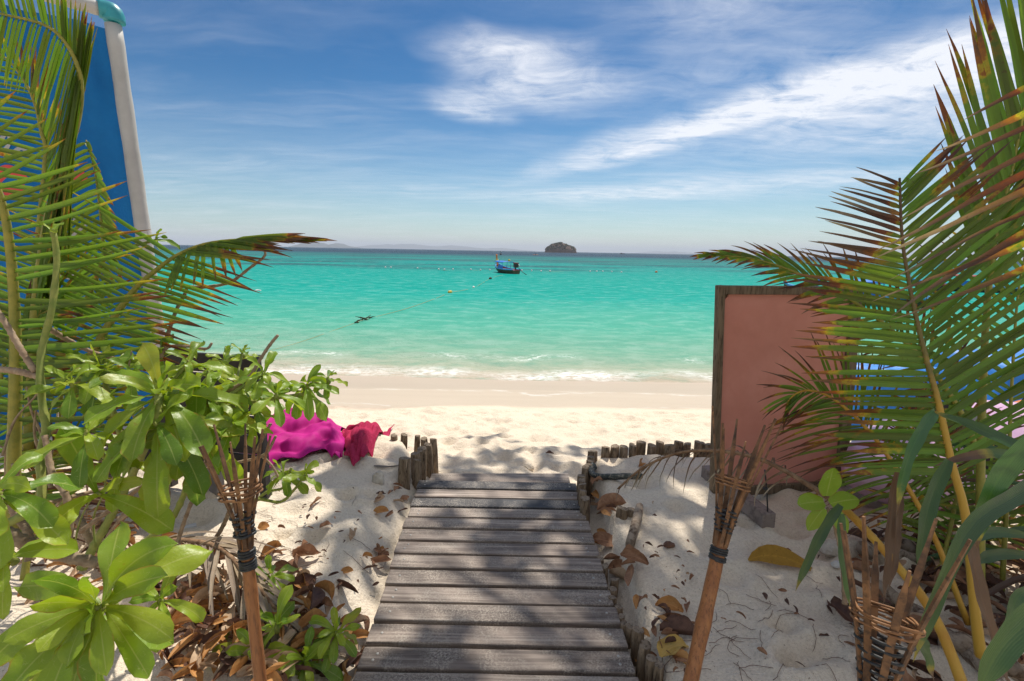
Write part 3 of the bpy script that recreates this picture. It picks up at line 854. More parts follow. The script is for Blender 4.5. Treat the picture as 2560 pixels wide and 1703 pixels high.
# ------------------------------------------------------------------ palms
class Palm:
    def __init__(s, base, label, cat='palm', group=None):
        s.t = thing('coconut_palm', base, label, cat, group)
        s.count = 0
        s.rest = []
    def frond(s, spec, n, L, half_w=0.016, sides=((1, 1.0), (-1, 1.0)), nrm=None, ang=(68, 16), t0=0.15, t1=1.0, droop=0.35, aimL=None, aimR=None, aim=0.0,
              brownL=(0.1, 0.2), brownR=(0.1, 0.2), seed=0, rmat=None, rr=(0.014, 0.003), mt=None, tipfan=True, fold=0.55, lprof=None, kink=0.02, name='frond', label=None, singly=True, skip=0.0, fade=1.0, tip=None, topL=0.0, topR=0.0):
        rnd = random.Random(seed)
        pts = spline([W(*q) for q in spec], 40)
        cum = [0.0]
        for a, b in zip(pts, pts[1:]): cum.append(cum[-1] + (b - a).length)
        def at(t):
            d = t * cum[-1]
            for i in range(len(pts) - 1):
                if cum[i + 1] >= d: break
            u = (d - cum[i]) / max(1e-6, cum[i + 1] - cum[i])
            return pts[i].lerp(pts[i + 1], u), (pts[min(i + 2, 39)] - pts[max(i - 1, 0)]).normalized()
        f = mobj(name, tube(pts, [lerp(rr[0], rr[1], (i / 39) ** 0.8) for i in range(40)], 8, flat=0.8), rmat or RACH, s.t)
        if label: f['label'] = label
        if nrm is None: nrm = (-Fw * 0.8 + V((0, 0, 0.5))).normalized()
        nrm = V(nrm).normalized()
        for side, sl in sides:
            for i in range(n):
                if rnd.random() < skip: continue
                u = (i + rnd.uniform(-.22, .22) + 0.5) / n
                t = t0 + (t1 - t0) * max(0, min(1, u))
                p, T = at(min(0.995, t))
                S = T.cross(nrm).normalized() * side
                a = R(lerp(ang[0], ang[1], max(0, u) ** 1.2) + rnd.uniform(-6, 6))
                d = T * math.cos(a) + S * math.sin(a) + nrm * rnd.uniform(-.12, .12)
                tgt = aimR if side > 0 else aimL
                if tgt is not None:
                    am = aim * (1 - float(sstep(fade, fade + .25, u)))
                    d = d.normalized() * (1 - am) + V(tgt).normalized() * am
                    if tip is not None and u > fade:
                        am2 = V(tip) if u > fade + .2 or side > 0 else V((.3 * (u - fade) / .2 - .1, -.25, -1))
                        d = d.normalized() * .2 + am2.normalized() * .8
                env = lprof(u) if lprof else (0.62 + 0.38 * math.sin(math.pi * min(1, u * 1.05 + 0.12))) * (1 - 0.45 * max(0, u - .7) / .3)
                ll = L * sl * env * rnd.uniform(.86, 1.1)
                if tip is not None and side < 0 and fade < u < fade + .2: ll *= .38; 
                if tip is not None and u > fade + .2: ll *= .8
                br = rnd.uniform(*(brownR if side > 0 else brownL)) + (topR if side > 0 else topL) * float(sstep(.55, .85, u))
                cl = droop_line(p, d, ll, 9, droop * rnd.uniform(.5, 1.5), kink * (1 + 2.5 * max(0, br - .25)), rnd)
                hw = half_w * rnd.uniform(.85, 1.15) * (0.8 + 0.2 * env)
                g = rnd.random()
                dry = max(0, br - .3)
                def wf(q, hw=hw, br=br, dry=dry):
                    w = hw * min(1, 0.45 + q * 5) * (1 - q ** 4.5) + 0.0008
                    if q > 1 - br: w *= 1 - 0.42 * min(1, (q - 1 + br) / .35)
                    return w
                def cf(q, sx, br=br, g=g): return (min(1, max(0, 0.5 + (q - (1 - br)) * 0.62)), g, abs(sx))
                geo = strip(cl, nrm + V((rnd.uniform(-.3, .3), rnd.uniform(-.3, .3), rnd.uniform(-.3, .3))), wf, 3, fold * rnd.uniform(.6, 1.4), colf=cf)
                s.count += 1
                if singly and s.count <= 300:
                    mobj('leaflet', geo, mt or PALM, f)
                else:
                    s.rest.append((geo, mt or PALM))
        return f
    def done(s):
        for m in {id(m): m for _, m in s.rest}.values():
            o = mobj('leaflets', join([g for g, q in s.rest if q is m]), m, s.t)
            o['kind'] = 'stuff'

L = Palm(V((-1.95, 1.75, 0.05)), 'young coconut palm filling the left edge before the blue banner')
DN, UPV = (0.0, 0, -1), (0.06, 0, 1)
# right-going ladder of leaflets at the left edge
L.frond([(30, 1330, 1.75), (38, 1000, 1.7), (38, 820, 1.66), (27, 640, 1.6), (4, 505, 1.55), (-45, 390, 1.5), (-110, 290, 1.45)], 31, .50, .0108, ((1, 1.0), (-1, .7)), nrm=(0.15, -1, 0.25), ang=(84, 70), t0=.28, droop=-.15, brownR=(.04, .16), brownL=(.1, .3), seed=1, rr=(.022, .006), rmat=RACH)
# frond that reaches out to the right over the water
L.frond([(120, 1180, 2.1), (200, 960, 2.1), (249, 850, 2.1), (291, 785, 2.1), (344, 716, 2.1), (383, 682, 2.1), (440, 640, 2.1), (517, 609, 2.1), (620, 598, 2.1), (745, 600, 2.1)], 44, .56, .0108, ((1, .75), (-1, 1.15)), nrm=(0.05, -1, 0.35), ang=(80, 8), t0=.26, droop=.12, aimR=(1, 0, -.22), aimL=(-1, 0, .38), aim=.85, fade=.56, tip=(1, -.1, .02), brownR=(.1, .5), brownL=(.02, .14), topL=.3, topR=.25, seed=2, rr=(.021, .0035))
# tall drooping young frond
L.frond([(70, 1150, 2.05), (85, 820, 2.02), (118, 560, 2.0), (163, 408, 1.97), (192, 306, 1.94), (202, 237, 1.9), (196, 172, 1.86), (163, 106, 1.82), (110, 62, 1.78), (0, 34, 1.72)], 100, .62, .0076, ((1, .62), (-1, 1.12)), nrm=(0.1, -1, 0.1), ang=(50, 22), t0=.3, droop=.1, aimL=(-.16, .02, -1), aimR=(.16, .0, 1), aim=.8, brownL=(0, .06), brownR=(0, .1), seed=3, rr=(.02, .004), rmat=RACH, kink=.012)
L.frond([(150, 900, 2.5), (255, 660, 2.5), (258, 610, 2.48), (250, 520, 2.45), (236, 420, 2.4), (215, 350, 2.35)], 28, .42, .0120, ((1, .35), (-1, 1.0)), nrm=(0.2, -1, .1), ang=(60, 20), t0=.25, droop=.5, aimL=(-.5, 0, -1), aimR=(.1, 0, -1), aim=.6, brownL=(0, .1), brownR=(0, .2), seed=4)
L.frond([(60, 900, 2.4), (112, 430, 2.35), (104, 330, 2.32), (78, 235, 2.3), (20, 150, 2.25), (-60, 110, 2.2)], 31, .48, .0104, ((1, .7), (-1, .95)), nrm=(0.1, -1, .3), ang=(80, 30), t0=.42, droop=.05, aimR=(-.35, 0, 1), aimL=(-1, 0, -.1), aim=.5, brownR=(.25, .7), brownL=(.2, .5), seed=5)
L.frond([(100, 1400, 2.3), (140, 1100, 2.3), (160, 900, 2.3), (150, 740, 2.3), (120, 620, 2.3)], 33, .5, .0096, ((1, .9), (-1, 1.0)), nrm=(0.1, -1, .3), ang=(80, 40), t0=.25, droop=.35, brownR=(.05, .3), brownL=(.05, .3), seed=6, singly=False)
L.frond([(10, 1400, 2.0), (-10, 1150, 2.0), (0, 950, 2.0), (60, 820, 2.0), (150, 760, 2.05)], 28, .45, .0096, nrm=(0.1, -1, .4), ang=(75, 30), t0=.2, droop=.5, brownR=(.05, .5), brownL=(.05, .5), seed=7, singly=False)
L.frond([(60, 1450, 1.95), (90, 1250, 2.0), (160, 1120, 2.05), (260, 1060, 2.1)], 23, .35, .0088, nrm=(0.1, -.8, .6), ang=(75, 30), t0=.2, droop=.7, brownR=(.3, 1), brownL=(.3, 1), seed=8, singly=False)
L.done()

B = Palm(V((2.0, 1.6, 0.05)), 'large coconut palm with brown tipped fronds at the right edge')
# main frond facing the camera
def prof_main(u): return 1.0 if u < .62 else lerp(1.0, .42, (u - .62) / .38)
B.frond([(2452, 1640, 1.62), (2437, 1523, 1.62), (2414, 1292, 1.65), (2379, 1158, 1.66), (2345, 1004, 1.68), (2321, 919, 1.69), (2295, 815, 1.7), (2272, 705, 1.72), (2255, 590, 1.74), (2249, 446, 1.78)], 47, .60, .0116, ((1, 1.08), (-1, .68)), nrm=(-.12, -1, .12), ang=(82, 34), t0=.36, t1=.99, droop=.06, aimR=(.75, .1, .66), aimL=(-1, .05, -.02), aim=.55, brownL=(.12, .42), brownR=(.02, .16), seed=11, topL=.75, topR=.35, rr=(.021, .005), rmat=RACHG, lprof=prof_main, kink=.012)
# upper right frond, leaflets pointing up
B.frond([(2450, 1480, 1.95), (2452, 1150, 1.95), (2458, 950, 1.95), (2468, 760, 1.95), (2490, 580, 1.95), (2508, 513, 1.95), (2530, 424, 1.95), (2548, 335, 1.94), (2580, 180, 1.9), (2640, 0, 1.85)], 26, .70, .0152, ((1, .8), (-1, 1.0)), nrm=(-.15, -1, .1), ang=(50, 18), t0=.52, droop=-.02, aimL=(-.36, 0, 1), aimR=(.3, 0, 1), aim=.7, brownL=(.08, .4), brownR=(.02, .2), seed=12, rr=(.02, .005), kink=.02)
# frond behind, tip reaching left over the sign
B.frond([(2470, 1350, 2.1), (2440, 1120, 2.15), (2350, 950, 2.2), (2240, 835, 2.22), (2120, 745, 2.24), (2010, 690, 2.25), (1905, 652, 2.25), (1820, 640, 2.25), (1765, 640, 2.25)], 46, .30, .0088, ((1, 1.0), (-1, .8)), nrm=(-.2, -1, .5), ang=(62, 8), t0=.28, droop=.3, brownL=(.3, .7), brownR=(.15, .5), seed=13, rr=(.018, .003))
# lower frond with a yellow midrib
B.frond([(2420, 1560, 1.95), (2330, 1330, 2.0), (2229, 1154, 2.05), (2160, 1065, 2.08), (2102, 1011, 2.1), (2064, 987, 2.1), (2022, 976, 2.1), (1990, 984, 2.1), (1968, 1005, 2.1)], 46, .40, .0060, nrm=(-.2, -1, .45), ang=(78, 24), t0=.36, droop=.5, brownL=(.15, .6), brownR=(.15, .6), seed=14, rr=(.015, .003), rmat=RACHY)
# dead brown leaflets hanging across from the right
B.frond([(2660, 760, 1.4), (2640, 560, 1.4), (2620, 400, 1.4), (2600, 280, 1.4), (2570, 200, 1.4)], 10, .52, .0128, ((-1, 1.0),), nrm=(-.1, -1, .1), ang=(70, 60), t0=.2, droop=.1, aimL=(-.8, .1, -.62), aim=.85, brownL=(.75, 1.0), seed=15, kink=.03, singly=False)
B.frond([(2500, 1560, 2.2), (2520, 1200, 2.2), (2530, 950, 2.2), (2550, 700, 2.2), (2600, 500, 2.2)], 33, .6, .0120, nrm=(-.2, -1, .2), ang=(70, 30), t0=.2, droop=.3, brownL=(.02, .25), brownR=(.02, .2), seed=16, singly=False)
B.frond([(2330, 1500, 2.3), (2380, 1300, 2.3), (2400, 1150, 2.35), (2370, 1040, 2.4), (2300, 1000, 2.4)], 28, .42, .0088, nrm=(-.2, -1, .4), ang=(70, 30), t0=.2, droop=.5, brownL=(.05, .4), brownR=(.05, .4), seed=17, singly=False)
B.frond([(2560, 1500, 2.5), (2500, 1350, 2.5), (2440, 1250, 2.5), (2350, 1200, 2.5), (2240, 1190, 2.5)], 26, .4, .0088, nrm=(-.2, -1, .5), ang=(70, 30), t0=.15, droop=.5, brownL=(.05, .5), brownR=(.05, .5), seed=18, singly=False)
# dead frond arching down onto the sand
B.frond([(2425, 1760, 1.45), (2335, 1540, 1.55), (2230, 1400, 1.68), (2130, 1290, 1.8), (2010, 1205, 1.95), (1900, 1148, 2.08), (1800, 1128, 2.2), (1700, 1132, 2.3), (1610, 1168, 2.42), (1545, 1222, 2.5)], 19, .22, .0064, nrm=(-.1, -.5, .9), ang=(62, 14), t0=.46, droop=2.2, brownL=(1, 1.3), brownR=(1, 1.3), seed=19, rr=(.02, .006), rmat=RACHD, mt=DRYP, kink=.06, label='dead brown frond with an orange stalk arching to the sand')
B.done()
# orange stalk of the dead frond
pp = spline([W(2440, 1800, 1.42), W(2335, 1540, 1.54), W(2230, 1400, 1.67), W(2132, 1292, 1.79), W(2080, 1250, 1.86)], 16)
mobj('stalk', tube(pp, [.024, .023, .022, .022, .021, .021, .021, .02, .02, .02, .02, .02, .02, .02, .018, .012], 9, flat=.7), RACHY, B.t)

# dry grey frond on the ground at the left
g0 = [(400, 1395), (470, 1420), (560, 1470), (640, 1530), (710, 1590), (770, 1640)]
t = thing('fallen_palm_frond', on_ground(600, 1500), 'grey dried palm frond lying on the leaf litter behind the left torch', 'palm frond')
gp = [on_ground(*q) + V((0, 0, .19 - .055 * abs(i - 2))) for i, q in enumerate(g0)]
gp = spline(gp, 24)
mobj('midrib', tube(gp, [lerp(.016, .004, i / 23) for i in range(24)], 8), RACHD, t)
rnd = random.Random(9)
for i in range(56):
    u = (i + .5) / 56
    p = gp[int(u * 22)]
    T = (gp[int(u * 22) + 1] - p).normalized()
    sd = 1 if i % 2 else -1
    S = T.cross(V((0, 0, 1))).normalized() * sd
    d = T * .85 + S * rnd.uniform(.15, .55) + V((0, 0, rnd.uniform(.0, .25)))
    cl = droop_line(p, d, rnd.uniform(.22, .42), 9, rnd.uniform(.5, 1.2), .05, rnd)
    for q in cl: q.z = max(q.z, gz(q.x, q.y) + .008)
    g = rnd.random()
    mobj('leaflet', strip(cl, (0, 0, 1), lambda q: .010 * min(1, .4 + q * 4) * (1 - q ** 3) + .001, 3, .5, colf=lambda q, s: (.15 + .3 * g, g, abs(s))), DRYP, t)

# ------------------------------------------------------------------ strap-leaved plant at the right
def strap(t, pts, hw, brown=0.08, seed=0, nrm=None, fold=.3, mt=None, blue=0.5):
    cl = spline([W(*q) for q in pts], 16)
    f = lambda q: hw * min(1, .6 + q * 2) * (1 - q ** 4) + .001
    return mobj('leaf', strip(cl, nrm or (-Fw + V((0, 0, .3))), f, 5, fold, .003, 3.0, colf=lambda q, s: (min(1, max(0, .5 + (q - 1 + brown) * .9)), blue, abs(s))), mt or BLADE, t)
t = thing('screw_pine', V((1.75, 1.2, 0.05)), 'strap leaved screw pine with folded teal blades behind the nearest torch', 'plant')
strap(t, [(2700, 1230, 1.2), (2560, 1128, 1.25), (2430, 1065, 1.3), (2335, 1030, 1.35)], .017, .05, blue=.3)
strap(t, [(2338, 1028, 1.35), (2300, 1080, 1.33), (2262, 1170, 1.31), (2240, 1290, 1.3)], .017, .1, blue=.75)
strap(t, [(2660, 1060, 1.1), (2560, 1120, 1.12), (2500, 1190, 1.15), (2450, 1300, 1.16), (2442, 1372, 1.16)], .024, .06, blue=.7)
strap(t, [(2700, 1120, 1.2), (2560, 1225, 1.15), (2440, 1300, 1.12), (2370, 1420, 1.1), (2310, 1570, 1.1), (2282, 1655, 1.1)], .021, .07, blue=.2)
strap(t, [(2720, 1400, .95), (2600, 1520, .95), (2500, 1620, .95), (2440, 1740, .95)], .034, .02, blue=.4)
strap(t, [(2370, 1150, 1.35), (2325, 1250, 1.34), (2305, 1350, 1.33), (2298, 1440, 1.32)], .021, .05, blue=.25)
strap(t, [(2240, 1180, 1.4), (2225, 1300, 1.4), (2218, 1400, 1.4), (2208, 1520, 1.4)], .013, 1.2)
strap(t, [(2250, 1240, 1.45), (2240, 1330, 1.45), (2236, 1400, 1.45), (2220, 1480, 1.45)], .013, 1.2)
strap(t, [(2420, 1300, 1.2), (2440, 1440, 1.2), (2480, 1580, 1.2), (2530, 1740, 1.2)], .016, 1.3)
strap(t, [(2590, 1165, 1.4), (2500, 1135, 1.4), (2420, 1140, 1.4), (2335, 1165, 1.4)], .014, .5)
strap(t, [(2100, 1262, 1.5), (2060, 1320, 1.5), (2020, 1400, 1.5), (1988, 1478, 1.5)], .016, .03, blue=.1)
strap(t, [(2102, 1285, 1.5), (2103, 1360, 1.5), (2112, 1440, 1.5), (2125, 1520, 1.5)], .014, .03, blue=.6)
strap(t, [(2440, 1400, 1.7), (2500, 1385, 1.7), (2600, 1390, 1.7)], .02, .03, blue=.2)
strap(t, [(2380, 1360, 1.7), (2480, 1330, 1.7), (2600, 1345, 1.7)], .02, .03, blue=.4)
strap(t, [(2290, 1580, 1.2), (2310, 1620, 1.2), (2335, 1703, 1.2)], .014, .1, blue=.3)
strap(t, [(2640, 1560, 1.3), (2560, 1480, 1.3), (2520, 1560, 1.3), (2500, 1680, 1.3)], .02, .03, blue=.5)
mobj('stem', tube([V((1.75, 1.2, -.05)), V((1.72, 1.22, .4)), V((1.74, 1.2, .8))], [.05, .04, .03], 10), STEM_B, t)

t = thing('screw_pine', V((2.55, 1.75, 0.05)), 'dark strap leaved plant filling the far right edge under the palm', 'plant')
rnd = random.Random(61)
for k in range(26):
    a = rnd.uniform(R(95), R(265)) if k % 3 else rnd.uniform(0, 6.28)
    base = V((2.55 + rnd.uniform(-.12, .12), 1.75 + rnd.uniform(-.1, .1), rnd.uniform(.05, .5)))
    d = V((math.cos(a), math.sin(a) * .7, rnd.uniform(.5, 1.6)))
    cl = droop_line(base, d, rnd.uniform(.6, 1.05), 14, rnd.uniform(1.6, 3.2), .02, rnd)
    hw_, br_, g_ = rnd.uniform(.012, .02), rnd.choice((.05, .1, .2, 1.2)), rnd.random()
    mobj('leaf', strip(cl, (rnd.uniform(-.3, .3), -.5, 1), lambda q: hw_ * min(1, .6 + q * 2) * (1 - q ** 4) + .001, 5, .45, .003, 3, colf=lambda q, s_: (min(1, max(0, .5 + (q - 1 + br_) * .9)), g_, abs(s_))), BLADE, t)
mobj('stem', tube([V((2.55, 1.75, -.05)), V((2.55, 1.75, .3)), V((2.53, 1.73, .6))], [.06, .055, .04], 10), STEM_B, t)

# ------------------------------------------------------------------ sea lettuce shrubs
def lett_leaf(parent, p, d, Lf, hw, nrm, seed, droop=.8, name='leaf', yel=0.0):
    rnd = random.Random(seed)
    cl = droop_line(p, d, Lf, 10, droop, .015, rnd)
    k = rnd.uniform(.85, 1.1)
    def wf(q):
        # obovate: narrow stalk, widest at two thirds, rounded tip
        w = hw * .74 * k * (0.10 + 0.90 * math.sin(math.pi * min(1, (q ** 1.25) * .62 + .02)) ** 1.1)
        return w * math.sqrt(max(0, 1 - max(0, (q - .72) / .28) ** 2)) + .0006
    g = rnd.random()
    return mobj(name, strip(cl, nrm, wf, 7, rnd.uniform(.05, .32), hw * rnd.uniform(.08, .34), rnd.uniform(1.2, 2.6), rnd.uniform(-.25, .3), lambda q, s: (yel + .15 * g, g, abs(s)), rnd.uniform(0, 6)), LETT, parent)
def rosette(t, c, axis_, n, Lf, hw, seed, spread=(25, 105), droop=.9, part='rosette'):
    """whorl of leaves round a shoot tip"""
    rnd = random.Random(seed)
    c, ax = V(c), V(axis_).normalized()
    a1 = ax.orthogonal().normalized()
    a2 = ax.cross(a1)
    core = mobj(part, tube([c - ax * Lf * .3, c - ax * Lf * .1, c + ax * Lf * .05], [.009, .0085, .003], 8), STEM_G, t)
    for i in range(n):
        u = i / max(1, n - 1)
        ph = i * 2.39996 + rnd.uniform(-.25, .25)
        th = R(lerp(spread[0], spread[1], u ** .8) + rnd.uniform(-9, 9))
        out = a1 * math.cos(ph) + a2 * math.sin(ph)
        d = ax * math.cos(th) + out * math.sin(th)
        nrm = ax * math.sin(th) - out * math.cos(th) + V((0, 0, .15))
        ll = Lf * lerp(.5, 1.0, min(1, u * 1.7 + .12)) * rnd.uniform(.85, 1.12)
        lett_leaf(core, c - ax * (Lf * .16 * u), d, ll, hw * ll / Lf, nrm, seed * 100 + i, droop * rnd.uniform(.6, 1.9), yel=(.75 if rnd.random() < .07 else 0))
    return core
TOCAM = (-Fw + V((0, 0, .0))).normalized()
KB, KL = 1.24, 1.06
s1 = thing('sea_lettuce_bush', V((-1.6, 1.5, .06)), 'tall sea lettuce bush with pale stems before the black bench', 'bush')
rosette(s1, W(398, 985, 1.15 * KB), TOCAM * .55 + V((.0, 0, .9)), 17, .215 * KL, .046 * KL, 1, (22, 100))
rosette(s1, W(388, 1060, 1.12 * KB), TOCAM * .6 + V((.05, 0, .7)), 13, .225 * KL, .046 * KL, 2, (55, 125), 1.1)
rosette(s1, W(600, 960, 1.38 * KB), TOCAM * .3 + V((.15, 0, .9)), 15, .14 * KL, .032 * KL, 3)
rosette(s1, W(520, 1000, 1.3 * KB), TOCAM * .5 + V((.3, 0, .6)), 12, .17 * KL, .036 * KL, 4, (30, 115))
rosette(s1, W(768, 962, 1.38 * KB), TOCAM * .3 + V((.35, 0, .8)), 15, .125 * KL, .027 * KL, 5, (15, 120), 1.0)
rosette(s1, W(606, 882, 1.6 * KB), V((.1, -.1, 1)), 6, .07 * KL, .016 * KL, 6, (15, 70))
rosette(s1, W(250, 915, 1.35 * KB), TOCAM * .4 + V((-.2, 0, .8)), 13, .15 * KL, .034 * KL, 7)
rosette(s1, W(400, 885, 1.7 * KB), V((.05, -.2, 1)), 10, .15 * KL, .036 * KL, 9, (10, 80))
rosette(s1, W(560, 900, 1.6 * KB), V((.1, -.3, 1)), 11, .12 * KL, .028 * KL, 10, (20, 100))
rosette(s1, W(390, 598, 1.9 * KB), V((.6, -.2, .6)), 5, .1 * KL, .022 * KL, 11, (10, 70))
rosette(s1, W(130, 575, 1.25 * KB), V((.0, -.2, 1)), 5, .07 * KL, .016 * KL, 12, (15, 80))
rosette(s1, W(250, 1235, 1.15 * KB), V((.6, -.5, .3)), 4, .24 * KL, .05 * KL, 13, (35, 80), .5)
rosette(s1, W(480, 1110, 1.2 * KB), TOCAM * .6 + V((.1, 0, -.1)), 8, .19 * KL, .042 * KL, 14, (40, 110), 1.2)
for k_, (px, py, d_, n_, l_) in enumerate(((470, 905, 1.5, 10, .12), (660, 930, 1.6, 11, .11), (690, 985, 1.55, 9, .1), (330, 930, 1.55, 10, .12), (180, 955, 1.5, 10, .13), (215, 1080, 1.35, 8, .14), (580, 1060, 1.5, 10, .13), (640, 1025, 1.6, 8, .1), (820, 945, 1.75, 8, .08), (300, 1150, 1.5, 8, .15), (520, 930, 1.7, 9, .11))):
    rosette(s1, W(px, py, d_), TOCAM * .3 + V((.15, 0, .8)), n_, l_, l_ * .22, 300 + k_, (15, 110))
s1b = thing('sea_lettuce_sprig', on_ground(640, 1260), 'small sea lettuce sprig bending over the sand right of the left torch', 'bush')
def stem(t, pts, r0, r1, mt, name='stem', n=44):
    cl = spline([W(*q) for q in pts], n)
    rnd = random.Random(int(pts[0][0] * 7 + pts[0][1]))
    return mobj(name, tube(cl, [lerp(r0, r1, i / (n - 1)) * (1.0 + (0.2 if i % 4 == 0 else 0)) for i in range(n)], 8, True, .1, 1), mt, t)
stem(s1b, [(600, 1360, 1.9), (628, 1255, 1.85), (700, 1255, 1.85), (735, 1225, 1.85), (760, 1190, 1.85)], .007, .004, STEM_G)
stem(s1b, [(600, 1300, 1.9), (660, 1235, 1.85), (710, 1218, 1.85), (728, 1170, 1.85)], .006, .004, STEM_G)
rosette(s1b, W(705, 1180, 1.85), TOCAM * .3 + V((-.2, 0, .6)), 12, .12, .024, 15, (20, 130))
rosette(s1b, W(762, 1188, 1.85), V((.5, -.2, .7)), 6, .085, .02, 16, (10, 80))
for pts, r0, r1, m in (([(0, 1318, 1.1), (59, 1287, 1.1), (103, 1248, 1.12), (101, 1139, 1.15), (115, 1076, 1.17), (107, 1018, 1.18), (100, 923, 1.2), (111, 846, 1.22), (130, 770, 1.23), (142, 655, 1.25), (134, 578, 1.25)], .0095, .0062, STEM_G),
                       ([(-60, 1290, 1.1), (20, 1335, 1.12), (80, 1365, 1.15), (150, 1388, 1.18), (245, 1408, 1.2)], .016, .013, STEM_B),
                       ([(-20, 760, 1.2), (15, 810, 1.2), (50, 870, 1.2), (88, 930, 1.2)], .006, .007, TWIG), ([(-20, 922, 1.2), (40, 928, 1.2), (100, 942, 1.2)], .007, .008, TWIG),
                       ([(112, 1090, 1.15), (130, 1180, 1.13), (165, 1240, 1.12), (175, 1300, 1.12), (168, 1380, 1.12)], .006, .008, TWIG),
                       ([(105, 1262, 1.15), (250, 1225, 1.3), (420, 1190, 1.4), (585, 1158, 1.45), (660, 1137, 1.45), (690, 1090, 1.45)], .005, .004, TWIG),
                       ([(655, 1140, 1.45), (680, 1165, 1.45), (700, 1200, 1.45)], .004, .003, TWIG), ([(640, 1130, 1.45), (672, 1068, 1.45), (677, 1060, 1.45)], .004, .004, TWIG),
                       ([(205, 1420, 1.5), (250, 1340, 1.5), (300, 1250, 1.5), (330, 1190, 1.45), (390, 1060, 1.15)], .013, .009, STEM_G),
                       ([(340, 1370, 1.6), (395, 1330, 1.6), (440, 1280, 1.6), (480, 1180, 1.55), (520, 1040, 1.35)], .011, .008, STEM_G),
                       ([(490, 1410, 1.8), (530, 1360, 1.8), (560, 1310, 1.8), (580, 1260, 1.7)], .009, .007, STEM_B),
                       ([(440, 1370, 1.7), (462, 1300, 1.7), (500, 1200, 1.7), (515, 1150, 1.7)], .007, .006, TWIG),
                       ([(300, 1300, 1.7), (350, 1250, 1.7), (400, 1180, 1.7), (430, 1120, 1.65)], .012, .01, TWIG), ([(240, 1370, 1.55), (210, 1320, 1.5), (185, 1280, 1.5)], .012, .011, STEM_B),
                       ([(400, 900, 1.7), (420, 868, 1.7), (470, 866, 1.7), (515, 872, 1.7), (530, 858, 1.7)], .006, .004, TWIG),
                       ([(400, 900, 1.7), (435, 790, 1.72), (462, 735, 1.74), (466, 722, 1.75)], .007, .005, TWIG), ([(455, 716, 1.75), (510, 718, 1.75), (574, 706, 1.75), (622, 672, 1.75), (660, 642, 1.75), (662, 625, 1.75)], .006, .004, TWIG),
                       ([(560, 985, 1.35), (620, 946, 1.36), (647, 904, 1.37), (675, 862, 1.38), (695, 838, 1.38)], .005, .004, TWIG),
                       ([(480, 1040, 1.3), (560, 1018, 1.33), (660, 1000, 1.36), (765, 985, 1.38)], .006, .005, STEM_G), ([(480, 1040, 1.3), (550, 1000, 1.35), (600, 965, 1.38)], .006, .005, STEM_G),
                       ([(560, 1010, 1.4), (590, 950, 1.5), (606, 885, 1.6)], .004, .003, STEM_G), ([(380, 1100, 1.2), (390, 1050, 1.13), (398, 985, 1.15)], .009, .008, STEM_G),
                       ([(330, 1190, 1.45), (290, 1050, 1.4), (252, 920, 1.35)], .008, .006, STEM_G), ([(150, 700, 1.9), (250, 640, 1.9), (390, 600, 1.9)], .006, .005, STEM_G),
                       ([(40, 1160, 1.3), (30, 1250, 1.3), (45, 1300, 1.3)], .009, .01, TWIG), ([(75, 1400, 1.2), (70, 1330, 1.2), (50, 1300, 1.2)], .01, .009, STEM_B),
                       ([(350, 1080, 1.15), (410, 980, 1.18), (470, 910, 1.21)], .005, .004, STEM_G), ([(540, 1010, 1.25), (610, 965, 1.28), (660, 935, 1.29)], .005, .004, STEM_G), ([(300, 1180, 1.2), (250, 1130, 1.15), (215, 1085, 1.1)], .006, .004, STEM_G),
                       ([(420, 1150, 1.2), (510, 1100, 1.21), (580, 1065, 1.21)], .005, .004, STEM_G), ([(700, 985, 1.38), (760, 965, 1.4), (820, 950, 1.41)], .004, .003, STEM_G), ([(200, 1330, 1.3), (330, 1235, 1.3), (460, 1140, 1.3), (520, 1060, 1.3)], .006, .004, TWIG), ([(380, 1400, 1.35), (420, 1250, 1.3), (400, 1120, 1.25)], .006, .005, TWIG),
                       ([(120, 820, 1.3), (170, 850, 1.4), (230, 880, 1.5), (300, 900, 1.6)], .007, .006, TWIG)):
    stem(s1, [(a_, b_, c_ * KB) for a_, b_, c_ in pts], r0 * KB, r1 * KB, m)
rnd = random.Random(17)
for k in range(22):
    px, py, d_ = rnd.uniform(-20, 420), rnd.uniform(1120, 1420), rnd.uniform(1.5, 2.1)
    dx, dy = rnd.uniform(-60, 160), -rnd.uniform(60, 260)
    stem(s1, [(px, py, d_), (px + dx * .3 + rnd.uniform(-15, 15), py + dy * .4, d_), (px + dx * .7 + rnd.uniform(-20, 20), py + dy * .7, d_ - .05), (px + dx, py + dy, d_ - .1)], rnd.uniform(.003, .007), .002, rnd.choice((TWIG, TWIG, STEM_B, STEM_G)), 'twig', 16)
s2 = thing('sea_lettuce_bush', V((-.85, .7, .05)), 'big sea lettuce rosette in the bottom left corner', 'bush')
rosette(s2, W(238, 1520, .86), TOCAM * .9 + V((.05, 0, .55)), 22, .168, .036, 21, (12, 98), .85)
rosette(s2, W(140, 1600, .95), TOCAM * .7 + V((-.1, 0, .6)), 10, .2, .04, 22, (60, 110), .9)
rosette(s2, W(400, 1500, 1.15), TOCAM * .5 + V((.3, 0, .6)), 8, .12, .026, 23, (20, 100), .9)
mobj('stem', tube([V((-.95, .75, -.05)), V((-.85, .72, .3)), W(238, 1530, .88)], [.02, .017, .012], 9), STEM_B, s2)
s3 = thing('sea_lettuce_seedling', on_ground(640, 1690), 'low sea lettuce plant round the foot of the left torch', 'plant')
rosette(s3, W(640, 1640, 1.72), TOCAM * .5 + V((.0, 0, .9)), 15, .2, .036, 31, (15, 95), 1.0)
rosette(s3, W(690, 1560, 1.75), V((.05, -.2, 1)), 7, .14, .026, 32, (8, 50))
